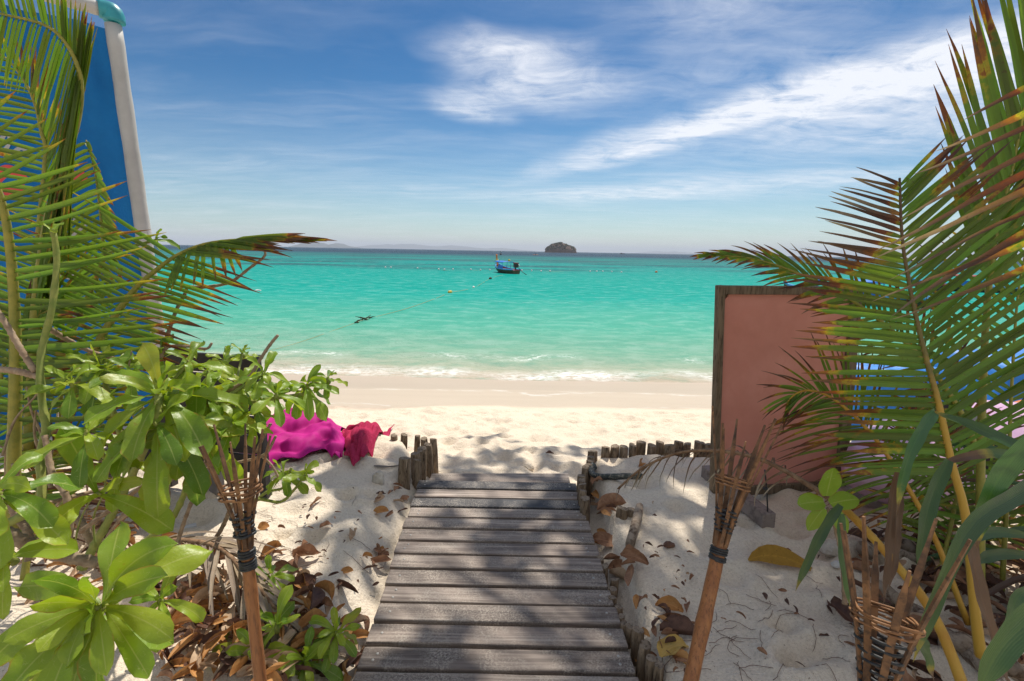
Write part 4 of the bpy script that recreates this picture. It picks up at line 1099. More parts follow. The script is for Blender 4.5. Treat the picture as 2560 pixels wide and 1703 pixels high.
s4 = thing('sea_lettuce_seedling', on_ground(845, 1620), 'small sea lettuce seedling touching the left edge of the boardwalk', 'plant')
rosette(s4, W(840, 1580, 1.78), TOCAM * .4 + V((.05, 0, .9)), 15, .13, .026, 33, (10, 110), .9)
s5 = thing('sea_lettuce_seedling', on_ground(672, 1480), 'sea lettuce seedling in the sand just right of the left torch pole', 'plant')
rosette(s5, W(674, 1440, 2.0), TOCAM * .4 + V((.05, 0, .9)), 12, .13, .028, 34, (10, 105), .9)
s5b = thing('sea_lettuce_seedling', on_ground(560, 1700), 'low sea lettuce seedling left of the torch foot in the litter', 'plant')
rosette(s5b, W(555, 1655, 1.75), TOCAM * .4 + V((-.1, 0, .9)), 13, .15, .03, 37, (12, 105), 1.0)
s5c = thing('sea_lettuce_seedling', on_ground(760, 1690), 'sea lettuce seedling between the torch foot and the boardwalk seedling', 'plant')
rosette(s5c, W(762, 1650, 1.75), TOCAM * .4 + V((.1, 0, .9)), 14, .15, .03, 38, (12, 105), 1.0)
s6 = thing('sea_lettuce_bush', V((-1.3, .75, .05)), 'sea lettuce shoot cut off by the left picture edge', 'bush')
rosette(s6, W(-10, 1230, .95), TOCAM * .6 + V((.3, 0, .7)), 11, .15, .034, 35, (30, 100))
rosette(s6, W(10, 1390, 1.0), TOCAM * .6 + V((.1, 0, .7)), 9, .12, .028, 36, (20, 100))
mobj('stem', tube([V((-1.3, .75, -.05)), W(-30, 1440, .98), W(-10, 1240, .95)], [.016, .014, .01], 8), STEM_B, s6)
s7 = thing('sea_almond_seedling', on_ground(2110, 1500), 'sea almond seedling with one round leaf before the pink sign', 'plant')
stem(s7, [(2112, 1510, 1.75), (2105, 1400, 1.75), (2085, 1310, 1.75), (2068, 1270, 1.75)], .008, .005, TWIG)
c = W(2066, 1240, 1.74)
def rleaf(p, d, Lf, hw, nrm, seed):
    rnd = random.Random(seed)
    cl = droop_line(p, d, Lf, 8, .3)
    mobj('leaf', strip(cl, nrm, lambda q: hw * math.sin(math.pi * min(1, .06 + q * .93)) ** .55, 7, .1, hw * .06, 2, colf=lambda q, s: (0.1, rnd.random() * 0 + .6, abs(s))), LETT, s7)
rleaf(c, (0, -.1, 1), .115, .04, -Fw, 1)
rleaf(W(2060, 1255, 1.74), (-1, -.1, .1), .1, .035, (0, -.6, .8), 2)
rleaf(W(2080, 1275, 1.74), (.3, -.2, -.4), .09, .03, (0, -.8, .5), 3)
rleaf(W(2060, 1270, 1.74), (-.6, -.2, -.6), .1, .03, (0, -.9, .3), 4)
rleaf(W(2075, 1260, 1.74), (1, .1, .3), .11, .035, (0, -.6, .8), 5)

# ------------------------------------------------------------------ torches
def torch(foot, head, top, label, nstrip, seed, rp=.0195, ring=.052, stl=.17, wraps=1, sw=.006):
    """bamboo torch: foot and head of the pole and the axis point at strip tips' level"""
    rnd = random.Random(seed)
    foot, head, top = V(foot), V(head), V(top)
    t = thing('bamboo_torch', foot, label, 'torch', 'bamboo torches')
    n = 22
    pts = [foot.lerp(head, i / (n - 1)) for i in range(n)]
    rad = [rp * (1.0 + .12 * ((i + seed) % 7 == 0)) * lerp(1.08, .98, i / (n - 1)) for i in range(n)]
    mobj('pole', tube(pts, rad, 14, True, .05, seed), BAMB, t)
    ax = (top - head).normalized()
    a1 = ax.cross(V((0, -1, 0))).normalized()
    a2 = ax.cross(a1)
    Lh = (top - head).length
    zr = Lh * .43                                        # ring height over the pole head
    for i in range(nstrip):
        ph = 6.283 * (i + .5) / nstrip + rnd.uniform(-.15, .15)
        o = a1 * math.cos(ph) + a2 * math.sin(ph)
        tl = Lh * rnd.uniform(.78, 1.04)
        p0 = head - (head - foot).normalized() * .035 + o * (rp * .95)
        p1 = head + ax * (zr * .3) + o * lerp(rp, ring, .25)
        p2 = head + ax * zr + o * ring
        p3 = head + ax * tl + o * (ring * lerp(1, 2.05, (tl - zr) / (Lh - zr)))
        cl = spline([p0, p1, p2, p3], 14)
        w = sw * rnd.uniform(.85, 1.15)
        vs, fs = [], []
        for k, p in enumerate(cl):
            q = k / 13
            T = (cl[min(k + 1, 13)] - cl[max(k - 1, 0)]).normalized()
            S = T.cross(o).normalized()
            N = S.cross(T)
            ww = w * (1 if q < .9 else lerp(1, .35, (q - .9) / .1))
            if k == 12: ww = w * .5
            th = .0028
            vs += [p + S * ww + N * th, p - S * ww + N * th, p - S * ww - N * th, p + S * ww - N * th]
        for k in range(13):
            for j in range(4):
                fs.append((k * 4 + j, k * 4 + (j + 1) % 4, k * 4 + 4 + (j + 1) % 4, k * 4 + 4 + j))
        fs += [(3, 2, 1, 0), (52, 53, 54, 55)]
        mobj('strip', (vs, fs, None), BAMD, t, False)
    def hoop(z, r, thick, m, name, weave=.0, turns=1.0, rise=0.0, ph0=0.0):
        pts = []
        nn = int(40 * turns)
        for k in range(nn + 1):
            a = 6.283 * k / 40 + ph0
            rr = r + weave * math.sin(a * nstrip / 2 + ph0)
            zz = z + rise * k / nn
            pts.append(head + (ax if zz > 0 else (head - foot).normalized()) * zz + (a1 * math.cos(a) + a2 * math.sin(a)) * rr)
        mobj(name, tube(pts, thick, 6, True), m, t)
    for k in range(3 if wraps < 2 else 4):
        hoop(zr + (k - 1) * .0078 + rnd.uniform(-.002, .002), ring + .002, .0030, CANE, 'cane_ring', .005, 1.06, rnd.uniform(-.006, .006), rnd.uniform(0, 6))
    nw = (6, 6, 8)[wraps] if wraps else 4
    for k in range(nw):
        z = Lh * (.03 + (.20 if wraps < 2 else .36) * k / nw)
        hoop(z, lerp(rp, ring, max(0, min(1, z / zr - .1)) ** 1.3) + .0035, .0036, RUBB, 'binding', .004, 1.05, .0, k * 1.57)
    for k in range(5 if wraps else 7):
        hoop(-.045 - .0065 * k - (0.006 if k > 2 else 0), rp + .0025, .0037, RUBB, 'binding', 0.0, 1.1, .003, k)
    if not wraps:
        hoop(-.02, rp + .003, .0042, RUBB, 'binding', 0, .6, .04, 2.2)
        hoop(.0, rp + .006, .0042, RUBB, 'binding', .002, 1.05)
    return t
h = W(612, 1335, 1.22); f = W(655, 1740, 1.26)
f = h + (f - h) * ((-.25 - h.z) / (f.z - h.z))
torch(f, h, W(588, 1078, 1.20), 'slim bamboo torch standing left of the boardwalk before the magenta cloth', 8, 3, .0152, .041, wraps=0, sw=.0042)
h = W(1806, 1335, 1.5); f = W(1727, 1703, 1.40)
f = h + (f - h) * ((-.25 - h.z) / (f.z - h.z))
torch(f, h, W(1866, 1040, 1.54), 'leaning bamboo torch in front of the pink sign', 8, 5, .0205, .05)
h = W(2185, 1745, 1.08); f = W(2150, 2050, 1.08)
f = h + (f - h) * ((-.25 - h.z) / (f.z - h.z))
torch(f, h, W(2252, 1300, 1.1), 'nearest bamboo torch, at the bottom right with charred splayed strips', 8, 8, .026, .060, wraps=2, sw=.0078)

# ------------------------------------------------------------------ pink sign
def make_sign():
    bl, br = on_ground(1786, 1228), on_ground(2098, 1208)
    bl.z = br.z = .03
    X = (br - bl).normalized(); Nn = V((X.y, -X.x, 0)).normalized()      # towards the camera
    if Nn.y > 0: Nn = -Nn
    H = 0
    r = ray(1806, 712)
    k = (V((bl.x, bl.y, 0)) - EYE).dot(Nn) / r.dot(Nn)
    H = (EYE + r * k).z
    t = thing('sign_board', bl.lerp(br, .5), 'blank salmon pink sign board in a brown timber frame standing on the sand', 'sign')
    Z = V((0, 0, 1))
    up = (Z - X * 0.07).normalized()              # the board leans a little to the left
    wv = (br - bl).length
    P = lambda u, v, n=0: bl + X * u + up * (v - .03) + Nn * n
    o = mobj('frame_rail', bar(P(-.0, .03), P(-.0, H), .038, .05, Nn), TIMB, t, False); bevel(o, .004)
    o = mobj('frame_rail', bar(P(wv, .03), P(wv, H), .07, .05, Nn), TIMB, t, False); bevel(o, .004)
    o = mobj('frame_rail', bar(P(.02, H - .026), P(wv - .036, H - .026), .05, .048, Nn), TIMB, t, False); bevel(o, .004)
    o = mobj('frame_rail', bar(P(.02, .09), P(wv - .036, .09), .06, .048, Nn), TIMB, t, False); bevel(o, .004)
    vs = [P(.016, .11, .003), P(wv - .02, .11, .003), P(wv - .02, H - .06, .003), P(.06, H - .046, .003), P(.016, H - .10, .003)]
    n0 = len(vs)
    vs2 = vs + [v - Nn * .016 for v in vs]
    mobj('panel', (vs2, [(0, 1, 2, 3, 4), (9, 8, 7, 6, 5)] + [(i, (i + 1) % 5 + 0, (i + 1) % 5 + 5, i + 5)[::-1] for i in range(5)], None), PINK, t, False)
    cb = [P(.008, H - .115, -.004), P(.075, H - .04, -.004), P(.008, H - .04, -.004)]
    mobj('corner_block', (cb + [v - Nn * .015 for v in cb], [(0, 1, 2), (5, 4, 3), (0, 3, 4, 1), (1, 4, 5, 2), (2, 5, 3, 0)], None), TIMB, t, False)
    o = mobj('foot', bar(on_ground(1921, 1318) + V((0, 0, .035)), on_ground(1765, 1190) + V((0, 0, .035)), .075, .085), FOOT, t, False); bevel(o, .004)
    a = on_ground(2105, 1200)
    o = mobj('foot', bar(a + V((.25, -.3, .05)), a + V((-.1, .3, .05)), .07, .085), FOOT, t, False); bevel(o, .004)
    c1 = on_ground(1915, 1312) + V((0, 0, .078))
    c2 = W(1912, 1175, 2.55)
    mobj('cord', tube(spline([c1, c1.lerp(c2, .5) + V((.003, 0, 0)), c2], 10), .004, 6), RUBB, t)
    kn = c1.lerp(c2, .55)
    mobj('knot', tube([kn + V((-.014, 0, .005)), kn, kn + V((.016, 0, -.006))], [.007, .011, .006], 8), RUBB, t)
    return t
make_sign()

# ------------------------------------------------------------------ blue banner
def make_banner():
    tr = WY(283, 62, 3.9); br = WY(392, 815, 3.9)
    br = tr + (br - tr) * ((-.35 - tr.z) / (br.z - tr.z))
    tl = WY(-260, -75, 3.25)
    bl = V((tl.x, tl.y, -.3))
    t = thing('banner_frame', br.lerp(bl, .5), 'tall blue fabric banner on a padded white pole frame behind the left palm', 'banner')
    n = 26
    pts = [br.lerp(tr, i / (n - 1)) for i in range(n)]
    mobj('pole_sleeve', tube(pts, [.053 * (1 + .04 * math.sin(i * 1.9)) for i in range(n)], 16), WHITEP, t)
    cr = tr + V((.012, 0, .045))
    pts = [tr.lerp(tl, .06 + .94 * i / (n - 1)) + V((0, 0, .085)) for i in range(n)]
    mobj('pole_sleeve', tube(pts, [.046 * (1 + .05 * math.sin(i * 2.3)) for i in range(n)], 16), WHITEP, t)
    el = spline([tr.lerp(tl, .075) + V((0, 0, .085)), tr.lerp(tl, .02) + V((0, 0, .085)), tr + V((.01, 0, .07)), tr + V((.012, 0, .015))], 12)
    mobj('corner_elbow', tube(el, [.058, .06, .062, .064, .065, .066, .067, .067, .067, .067, .067, .066], 16), TEAL, t)
    # fabric
    nu, nv = 40, 44
    vs, fs = [], []
    Nn = (tl - tr).cross(V((0, 0, 1))).normalized()
    if Nn.y > 0: Nn = -Nn
    def P(u, v):
        a = tr.lerp(br, v) ; b = tl.lerp(bl, v)
        p = a.lerp(b, u)
        w = .035 * math.sin(u * 9 + v * 5 + 1.2 * math.sin(v * 6)) * min(1, u * 3) + .016 * math.sin(v * 23 + u * 14 + 2 * math.sin(u * 7)) * min(1, u * 8) + .012 * math.sin(v * 9 - u * 31) * min(1, u * 8) + .05 * min(1, u * 4) * math.exp(-((u * 1.6 + v * 3.1 - .35) / .12) ** 2)
        return p + Nn * w
    for j in range(nv):
        for i in range(nu):
            vs.append(P(.012 + .98 * i / (nu - 1), .012 + .9 * j / (nv - 1)))
    for j in range(nv - 1):
        for i in range(nu - 1):
            a = j * nu + i
            fs.append((a, a + 1, a + nu + 1, a + nu))
    mobj('fabric', (vs, fs, None), BLUEF, t)
    # bits of white lettering and red print that show between the leaves
    def uv(px, py):
        r = ray(px, py)
        k = (tr - EYE).dot(Nn) / r.dot(Nn)
        q = EYE + r * k
        v = (q.z - tr.z) / (br.z - tr.z)
        a, b = tr.lerp(br, v), tl.lerp(bl, v)
        return (q - a).dot(b - a) / (b - a).length_squared, v
    def print_line(pts, r, m):
        cl = []
        for q in spline([V((*uv(*p), 0)) for p in pts], 20): cl.append(P(q.x, q.y) + Nn * .006)
        mobj('print', strip(cl, Nn, lambda q: r, 2), m, t)
    print_line([(0, 380), (14, 348), (28, 352), (22, 378), (4, 388)], .011, WHITEP)
    print_line([(30, 400), (52, 380), (70, 386)], .012, WHITEP)
    print_line([(120, 565), (150, 540), (190, 552), (150, 575), (125, 568)], .012, WHITEP)
    print_line([(130, 590), (170, 600), (220, 560)], .012, WHITEP)
    print_line([(90, 640), (150, 690), (210, 700)], .02, WHITEP)
    print_line([(0, 462), (30, 440), (60, 462)], .05, REDP)
    print_line([(10, 490), (70, 480)], .03, REDP)
    print_line([(150, 455), (215, 440)], .04, REDP)
    print_line([(90, 760), (160, 745), (220, 770)], .03, WHITEP)
make_banner()

# ------------------------------------------------------------------ black bench behind the bush
def make_bench():
    a, b = WY(372, 893, 2.75), WY(642, 893, 2.62)
    t = thing('black_bench', (a.lerp(b, .5)).xy.to_3d() + V((0, 0, .05)), 'black timber bench seen from behind, half hidden by the left bush', 'bench')
    X = (b - a).normalized()
    top = b.z
    for k in range(6):
        z = top - .05 - k * .118
        o = mobj('slat', bar(V((a.x, a.y, z)), V((b.x, b.y, z)), .022, .108, (0, 0, 1)), BLACKW, t, False); bevel(o, .003)
    for p in (a + X * .03, b - X * .03):
        q = p + V((0, .03, 0))
        o = mobj('leg', bar(V((q.x, q.y, -.02)), V((q.x, q.y, top)), .06, .04, (1, 0, 0)), BLACKW, t, False); bevel(o, .003)
    for px in (270, 545):
        g = on_ground(px, 1245)
        o = mobj('leg', bar(V((g.x, g.y, -.05)), V((g.x, g.y, .35)), .075, .05, (1, 0, 0)), GREYW, t, False); bevel(o, .003)
    g = on_ground(270, 1245); h2 = on_ground(545, 1245)
    o = mobj('seat_rail', bar(V((g.x, g.y, .34)), V((h2.x, h2.y, .34)), .05, .08), BLACKW, t, False)
    for k in range(4):
        d = V((0, .09 * k, .39))
        o = mobj('slat', bar(V((g.x - .05, g.y, 0)) + d, V((h2.x + .1, h2.y, 0)) + d, .075, .022), BLACKW, t, False); bevel(o, .003)
make_bench()

# ------------------------------------------------------------------ cloths
def cloth(name, corners, z0, folds, seed, mt, label, cat, nu=90, nv=60, hgt=.1):
    rnd = random.Random(seed)
    P4 = [V(c) for c in corners]                      # near-left, near-right, far-right, far-left
    vs, fs = [], []
    for j in range(nv):
        v = j / (nv - 1)
        for i in range(nu):
            u = i / (nu - 1)
            eu = u + .05 * math.sin(v * 7 + seed) + .03 * math.sin(v * 17 + seed * 2)
            ev = v + .07 * math.sin(u * 6 + seed * 1.7) + .035 * math.sin(u * 15 + seed)
            p = P4[0].lerp(P4[1], eu).lerp(P4[3].lerp(P4[2], eu), ev)
            zz = 0
            for (ax_, ay_, ph, am, shp) in folds:
                q = math.sin(ax_ * u + ay_ * v + ph + .9 * math.sin(3.1 * u + 2 * v + ph))
                zz += am * abs(q) ** shp
            rim = min(1, 9 * min(u, 1 - u)) * min(1, 7 * min(v, 1 - v))
            zz = zz * (.35 + .65 * rim) + .02 * mnoise.noise(V((u * 9, v * 7, seed)))
            env = math.sin(math.pi * min(1, max(0, v * .9 + .05))) * (.5 + .5 * math.sin(math.pi * u))
            p = V((p.x, p.y, 0))
            # pull folds sideways so that they overhang a little
            p.y -= zz * .55
            p.z = gz(p.x, p.y) + .012 + z0 * env * rim + max(0, zz) * 1.0
            vs.append(p)
    for j in range(nv - 1):
        for i in range(nu - 1):
            a = j * nu + i
            fs.append((a, a + 1, a + nu + 1, a + nu))
    org = sum(P4, V((0, 0, 0))) / 4
    o = mobj(name, (vs, fs, None), mt, None, True, origin=org)
    m = o.modifiers.new('thick', 'SOLIDIFY'); m.thickness = .006; m.offset = 1
    m = o.modifiers.new('sub', 'SUBSURF'); m.levels = 1; m.render_levels = 1
    return tag(o, label, cat)
cloth('magenta_sheet', [on_ground(600, 1165), on_ground(850, 1148), on_ground(905, 1086), on_ground(590, 1072)], .02,
      [(2.0, 13, .4, .04, .8), (4, 9, 1.9, .03, .8), (2.5, 29, .9, .014, .8), (6, 20, 2.2, .013, .8), (11, 6, .3, .01, .8)], 2, MAG, 'crumpled magenta cloth lying on the sand left of the crimson towel', 'cloth', hgt=.12)
cloth('terry_towel', [on_ground(868, 1152), on_ground(926, 1158), on_ground(985, 1078), on_ground(850, 1092)], .015,
      [(5, 2.5, 1.1, .03, .9), (2.5, 6, .2, .03, .9), (9, 5, 2.0, .013, 1), (14, 17, 1.0, .007, 1)], 5, TOWEL, 'crimson terry towel dropped on the sand beside the short posts', 'towel', 70, 70)

# ------------------------------------------------------------------ fallen leaves and small litter
def dry_leaf_geo(c, yaw, Lf, hw, seed, curl=1.0, tilt=0.0):
    rnd = random.Random(seed)
    d = V((math.cos(yaw), math.sin(yaw), rnd.uniform(.05, .35)))
    cl = []
    n = 9
    bend = rnd.uniform(-1.2, 1.2)
    p = V(c) - V((math.cos(yaw), math.sin(yaw), 0)) * Lf * .5 + V((0, 0, .012))
    for i in range(n):
        u = i / (n - 1)
        cl.append(p.copy())
        a = yaw + bend * (u - .5)
        p = p + V((math.cos(a), math.sin(a), rnd.uniform(.1, .5) * (1 - 1.9 * u))) * (Lf / (n - 1))
    nr = V((rnd.uniform(-1.3, 1.3) + tilt, rnd.uniform(-1.3, 1.3), 1))
    g = rnd.random()
    return strip(cl, nr, lambda q: hw * math.sin(math.pi * min(1, .04 + .95 * q)) ** .8 + .0006, 5, rnd.uniform(.1, .7) * curl, hw * rnd.uniform(.1, .35), rnd.uniform(.8, 2), rnd.uniform(0, .7) * curl, lambda q, s: (q, g, abs(s)))
def fallen(px, py, Lf, hw, m, label, seed, yaw=None, lift=0.0, group=None, curl=1.0, name='fallen_leaf'):
    rnd = random.Random(seed)
    c = on_ground(px, py); c.z += lift
    o = mobj(name, dry_leaf_geo(c, rnd.uniform(0, 6.28) if yaw is None else yaw, Lf, hw, seed, curl), DLEAF[m], None, True, origin=c)
    return tag(o, label, 'leaf', group)
NAMED = [(1945, 1425, .30, .05, 'ochre', 'large ochre pointed leaf lying alone on the right sand', R(175), .4), (790, 1262, .10, .016, 'brown', 'slender brown leaf alone on the sunlit sand left of the boardwalk', R(75), .8),
         (1690, 1640, .13, .05, 'yellow', 'crumpled pale yellow leaf beside the leaning torch pole', R(20), 1.2), (1600, 1165, .09, .03, 'orange', 'orange curled leaf inside the corner of the right post row', R(60), 1.3),
         (870, 1480, .13, .035, 'dark', 'dark red brown funnel shaped leaf on the left sand', R(-25), 2.0), (880, 1345, .09, .028, 'tan', 'pale tan curled leaf on the sunlit left sand', R(100), 1.4),
         (1530, 1275, .2, .05, 'brown', 'very large brown leaf propped against the stout stump', R(200), 1.3), (1520, 1365, .2, .04, 'brown', 'long flat brown leaf sticking out over the right boardwalk edge', R(-28), .6),
         (2110, 1545, .15, .04, 'dark', 'wrinkled dark leaf hanging by the nearest torch rim', R(-80), 1.8), (905, 1640, .16, .025, 'dark', 'dark dry leaf standing at the lower left boardwalk edge', R(70), 1.8),
         (1555, 1460, .16, .04, 'tan', 'tan folded leaf over the stakes right of the boardwalk', R(-50), 1.4), (500, 1560, .2, .03, 'orange', 'orange striped rolled leaf in the bottom left litter', R(25), 1.8),
         (815, 1322, .06, .025, 'brown', 'small brown leaf on sand between the left sprig and the boardwalk', R(30), 1.0), (868, 1437, .06, .016, 'orange', 'small orange almond shaped leaf on the left sand', R(10), .6),
         (660, 1322, .06, .022, 'orange', 'broken orange leaf scrap beside the left torch head', R(0), .4), (770, 1395, .13, .04, 'brown', 'curled brown leaf left of the funnel shaped leaf', R(15), 1.6),
         (1375, 1138, .07, .025, 'dark', 'dark red leaf in a footprint beyond the boardwalk', R(-15), 1.2), (1700, 1590, .16, .03, 'dark', 'dark rolled leaf lying behind the leaning torch pole', R(-8), 2.0)]
for i, (px, py, a, b, m, lab, yw, cu) in enumerate(NAMED):
    fallen(px, py, a, b, m, lab, 500 + i, yw, .0, None, cu)
seed = 900
def scatter(n, boxes, group, place, sizes=(.06, .13), lift=.0):
    """strewn leaves, each named by its colour and its place counted from the sea"""
    global seed
    rnd = random.Random(seed)
    items = []
    for i in range(n):
        x0, y0, x1, y1 = boxes[i % len(boxes)]
        items.append((rnd.uniform(y0, y1), rnd.uniform(x0, x1), .72 * rnd.uniform(*sizes) * rnd.choice((.7, 1, 1, 1.35)), rnd.choice(['brown', 'brown', 'tan', 'dark', 'orange'])))
    items.sort()
    cnt = {}
    for py, px, s_, mm in items:
        cnt[mm] = cnt.get(mm, 0) + 1
        seed += 1
        cname = {'brown': 'mid brown', 'dark': 'blackish'}.get(mm, mm)
        fallen(px, py, s_, s_ * rnd.uniform(.18, .3), mm, '%s %s dry leaf, counted from the sea, %s' % (ordinal(cnt[mm]), cname, place), seed, None, rnd.uniform(0, .03) + lift, group, 1.3)
scatter(24, [(930, 1235, 1000, 1262), (950, 1255, 1010, 1300), (985, 1225, 1020, 1260), (945, 1360, 985, 1430), (900, 1400, 960, 1440)], 'dry leaves at the left boardwalk edge', 'heaped at the left boardwalk edge')
scatter(26, [(1470, 1200, 1500, 1300), (1480, 1270, 1530, 1380), (1530, 1380, 1590, 1460)], 'dry leaves at the right boardwalk edge', 'between boardwalk and stakes on the right', (.07, .15))
scatter(20, [(1590, 1520, 1720, 1690)], 'dry leaves near the leaning torch foot', 'in the litter by the leaning torch')
scatter(24, [(730, 1390, 840, 1560), (640, 1380, 760, 1480)], 'dry leaves on the left sand', 'strewn behind the low green seedlings', (.06, .15))
scatter(16, [(780, 1260, 960, 1420), (1620, 1250, 1720, 1500)], 'scattered leaf scraps', 'tiny, loose on the open sand', (.02, .045))
# the dense litter under the bushes
def litter(name, boxes, n, label, s0, mats, sizes=(.05, .14)):
    rnd = random.Random(s0)
    per = {}
    for i in range(n):
        x0, y0, x1, y1 = rnd.choice(boxes)
        c = on_ground_fast(rnd.uniform(x0, x1), rnd.uniform(y0, y1)); c.z += rnd.uniform(0, .05)
        s_ = rnd.uniform(*sizes)
        per.setdefault(rnd.choice(mats), []).append(dry_leaf_geo(c, rnd.uniform(0, 6.28), s_, s_ * rnd.uniform(.09, .25), s0 * 1000 + i, 1.7))
    for m, gs in per.items():
        tag(mobj(name, join(gs), DLEAF[m]), label % m, 'leaves', None, 'stuff')
def on_ground_fast(px, py):
    p = G(px, py, .08)
    p.z = float(ground_h(np.array([p.x]), np.array([p.y]), False)[0])
    return p
litter('leaf_litter', [(330, 1400, 640, 1720), (60, 1330, 420, 1500), (420, 1500, 900, 1740), (-100, 1250, 300, 1400)], 430, 'deep %s leaf litter under the left bushes', 3, ['brown', 'tan', 'orange', 'orange', 'dark', 'tan'])
litter('leaf_litter', [(2130, 1330, 2600, 1740), (2300, 1250, 2600, 1500)], 300, 'deep %s leaf litter under the right palm', 4, ['brown', 'tan', 'dark', 'dark', 'brown'])
litter('twig_litter', [(1720, 1380, 2150, 1700), (600, 1230, 960, 1500), (1600, 1380, 1760, 1700)], 90, 'fine %s twigs and rootlets on the sand', 5, ['dark', 'brown'], (.02, .05))
# rootlets
rnd = random.Random(12)
gs = []
for i in range(70):
    x0, y0, x1, y1 = rnd.choice([(1900, 1450, 2150, 1700), (1780, 1480, 1960, 1700), (1640, 1560, 1780, 1690), (700, 1240, 940, 1420), (560, 1300, 760, 1480)])
    c = on_ground_fast(rnd.uniform(x0, x1), rnd.uniform(y0, y1))
    a = rnd.uniform(0, 6.28); pts = []
    for k in range(7):
        pts.append(V((c.x, c.y, gz(c.x, c.y) + .004 + .004 * rnd.random())))
        a += rnd.uniform(-.7, .7)
        c = c + V((math.cos(a), math.sin(a), 0)) * rnd.uniform(.012, .03)
    gs.append(tube(pts, [.001] * 6 + [.0005], 5))
tag(mobj('rootlets', join(gs), HUSK), 'thin dark rootlets curling over the foreground sand', 'roots', None, 'stuff')
# logs under the right palm
for i, (pts, r, lab) in enumerate([([(2180, 1480), (2300, 1560), (2480, 1690)], .035, 'grey split log under the right palm behind the nearest torch'), ([(2230, 1400), (2330, 1420), (2480, 1480)], .03, 'upper weathered branch lying under the right palm'),
                                   ([(2160, 1390), (2230, 1370), (2290, 1395)], .035, 'short knobbly driftwood lump under the dead frond stalk'), ([(2340, 1610), (2440, 1640), (2580, 1720)], .03, 'lower grey branch at the bottom right corner')]):
    cl = spline([on_ground(*q) + V((0, 0, .03)) for q in pts], 10)
    tag(mobj('driftwood_log', tube(cl, [r * (1 + .25 * math.sin(k * 1.7 + i)) for k in range(10)], 10, True, .3, i), DRIFT), lab, 'log')
# stone, husk, pipe, tyre rim, shell
def lump(name, c, sx, sy, sz, m, label, cat, seed):
    rnd = random.Random(seed)
    vs, fs = [], []
    nu, nv = 12, 8
    for j in range(nv):
        th = math.pi * j / (nv - 1)
        for i in range(nu):
            ph = 6.283 * i / nu
            d = V((math.sin(th) * math.cos(ph), math.sin(th) * math.sin(ph), math.cos(th)))
            k = 1 + .35 * mnoise.noise(d * 1.6 + V((seed, 0, 0)))
            vs.append(V(c) + V((d.x * sx, d.y * sy, d.z * sz)) * k)
    for j in range(nv - 1):
        for i in range(nu):
            fs.append((j * nu + i, (j + 1) * nu + i, (j + 1) * nu + (i + 1) % nu, j * nu + (i + 1) % nu))
    return tag(mobj(name, (vs, fs, None), m, None, False, origin=c), label, cat)
lump('stone', on_ground(945, 1205) + V((0, 0, .02)), .045, .03, .05, STONE, 'pale broken stone on the sand left of the corner posts', 'stone', 3)
lump('husk', on_ground(1672, 1368) + V((0, 0, .012)), .028, .018, .016, HUSK, 'dark brown seed husk on the right sand before the leaning torch', 'husk', 4)
lump('coral_lump', on_ground(2080, 1385) + V((0, 0, .03)), .06, .05, .04, STONE, 'rough tan coral lump beside the sea almond seedling', 'stone', 5)
lump('shell', on_ground(2090, 1418) + V((0, 0, .015)), .025, .02, .016, PIPE, 'small white shell beside the coral lump', 'shell', 6)
lump('coral_lump', on_ground(1320, 1172) + V((0, 0, .01)), .05, .045, .04, SAND, 'sandy lump on the beach just beyond the boardwalk step', 'stone', 8)
tag(mobj('plastic_pipe', tube([on_ground(350, 1362) + V((0, 0, .02)), on_ground(492, 1322) + V((0, 0, .02))], .014, 12), PIPE), 'pale plastic pipe lying on the sand under the left bush', 'pipe')
# half buried tyre rim
cen = G(1552, 1205, .02); pts = []
for k in range(20):
    a = R(150) + R(150) * k / 19
    pts.append(cen + V((math.cos(a) * .2, math.sin(a) * .13, .085 - .02 * math.sin(k * .3))))
tag(mobj('tyre_rim', tube(pts, [.018] * 20, 10, True, .08, 2, flat=1.6), TYRE), 'half buried black tyre rim beside the right posts', 'tyre')
cl = [on_ground(935, 1168) + V((0, 0, .01)), on_ground(970, 1172) + V((0, 0, .015)), on_ground(1000, 1166) + V((0, 0, .01))]
tag(mobj('plastic_strip', tube(spline(cl, 8), [.004, .008, .009, .007, .005, .004, .003, .002], 6), GREYW), 'grey plastic strip half buried beside the left corner posts', 'strip')
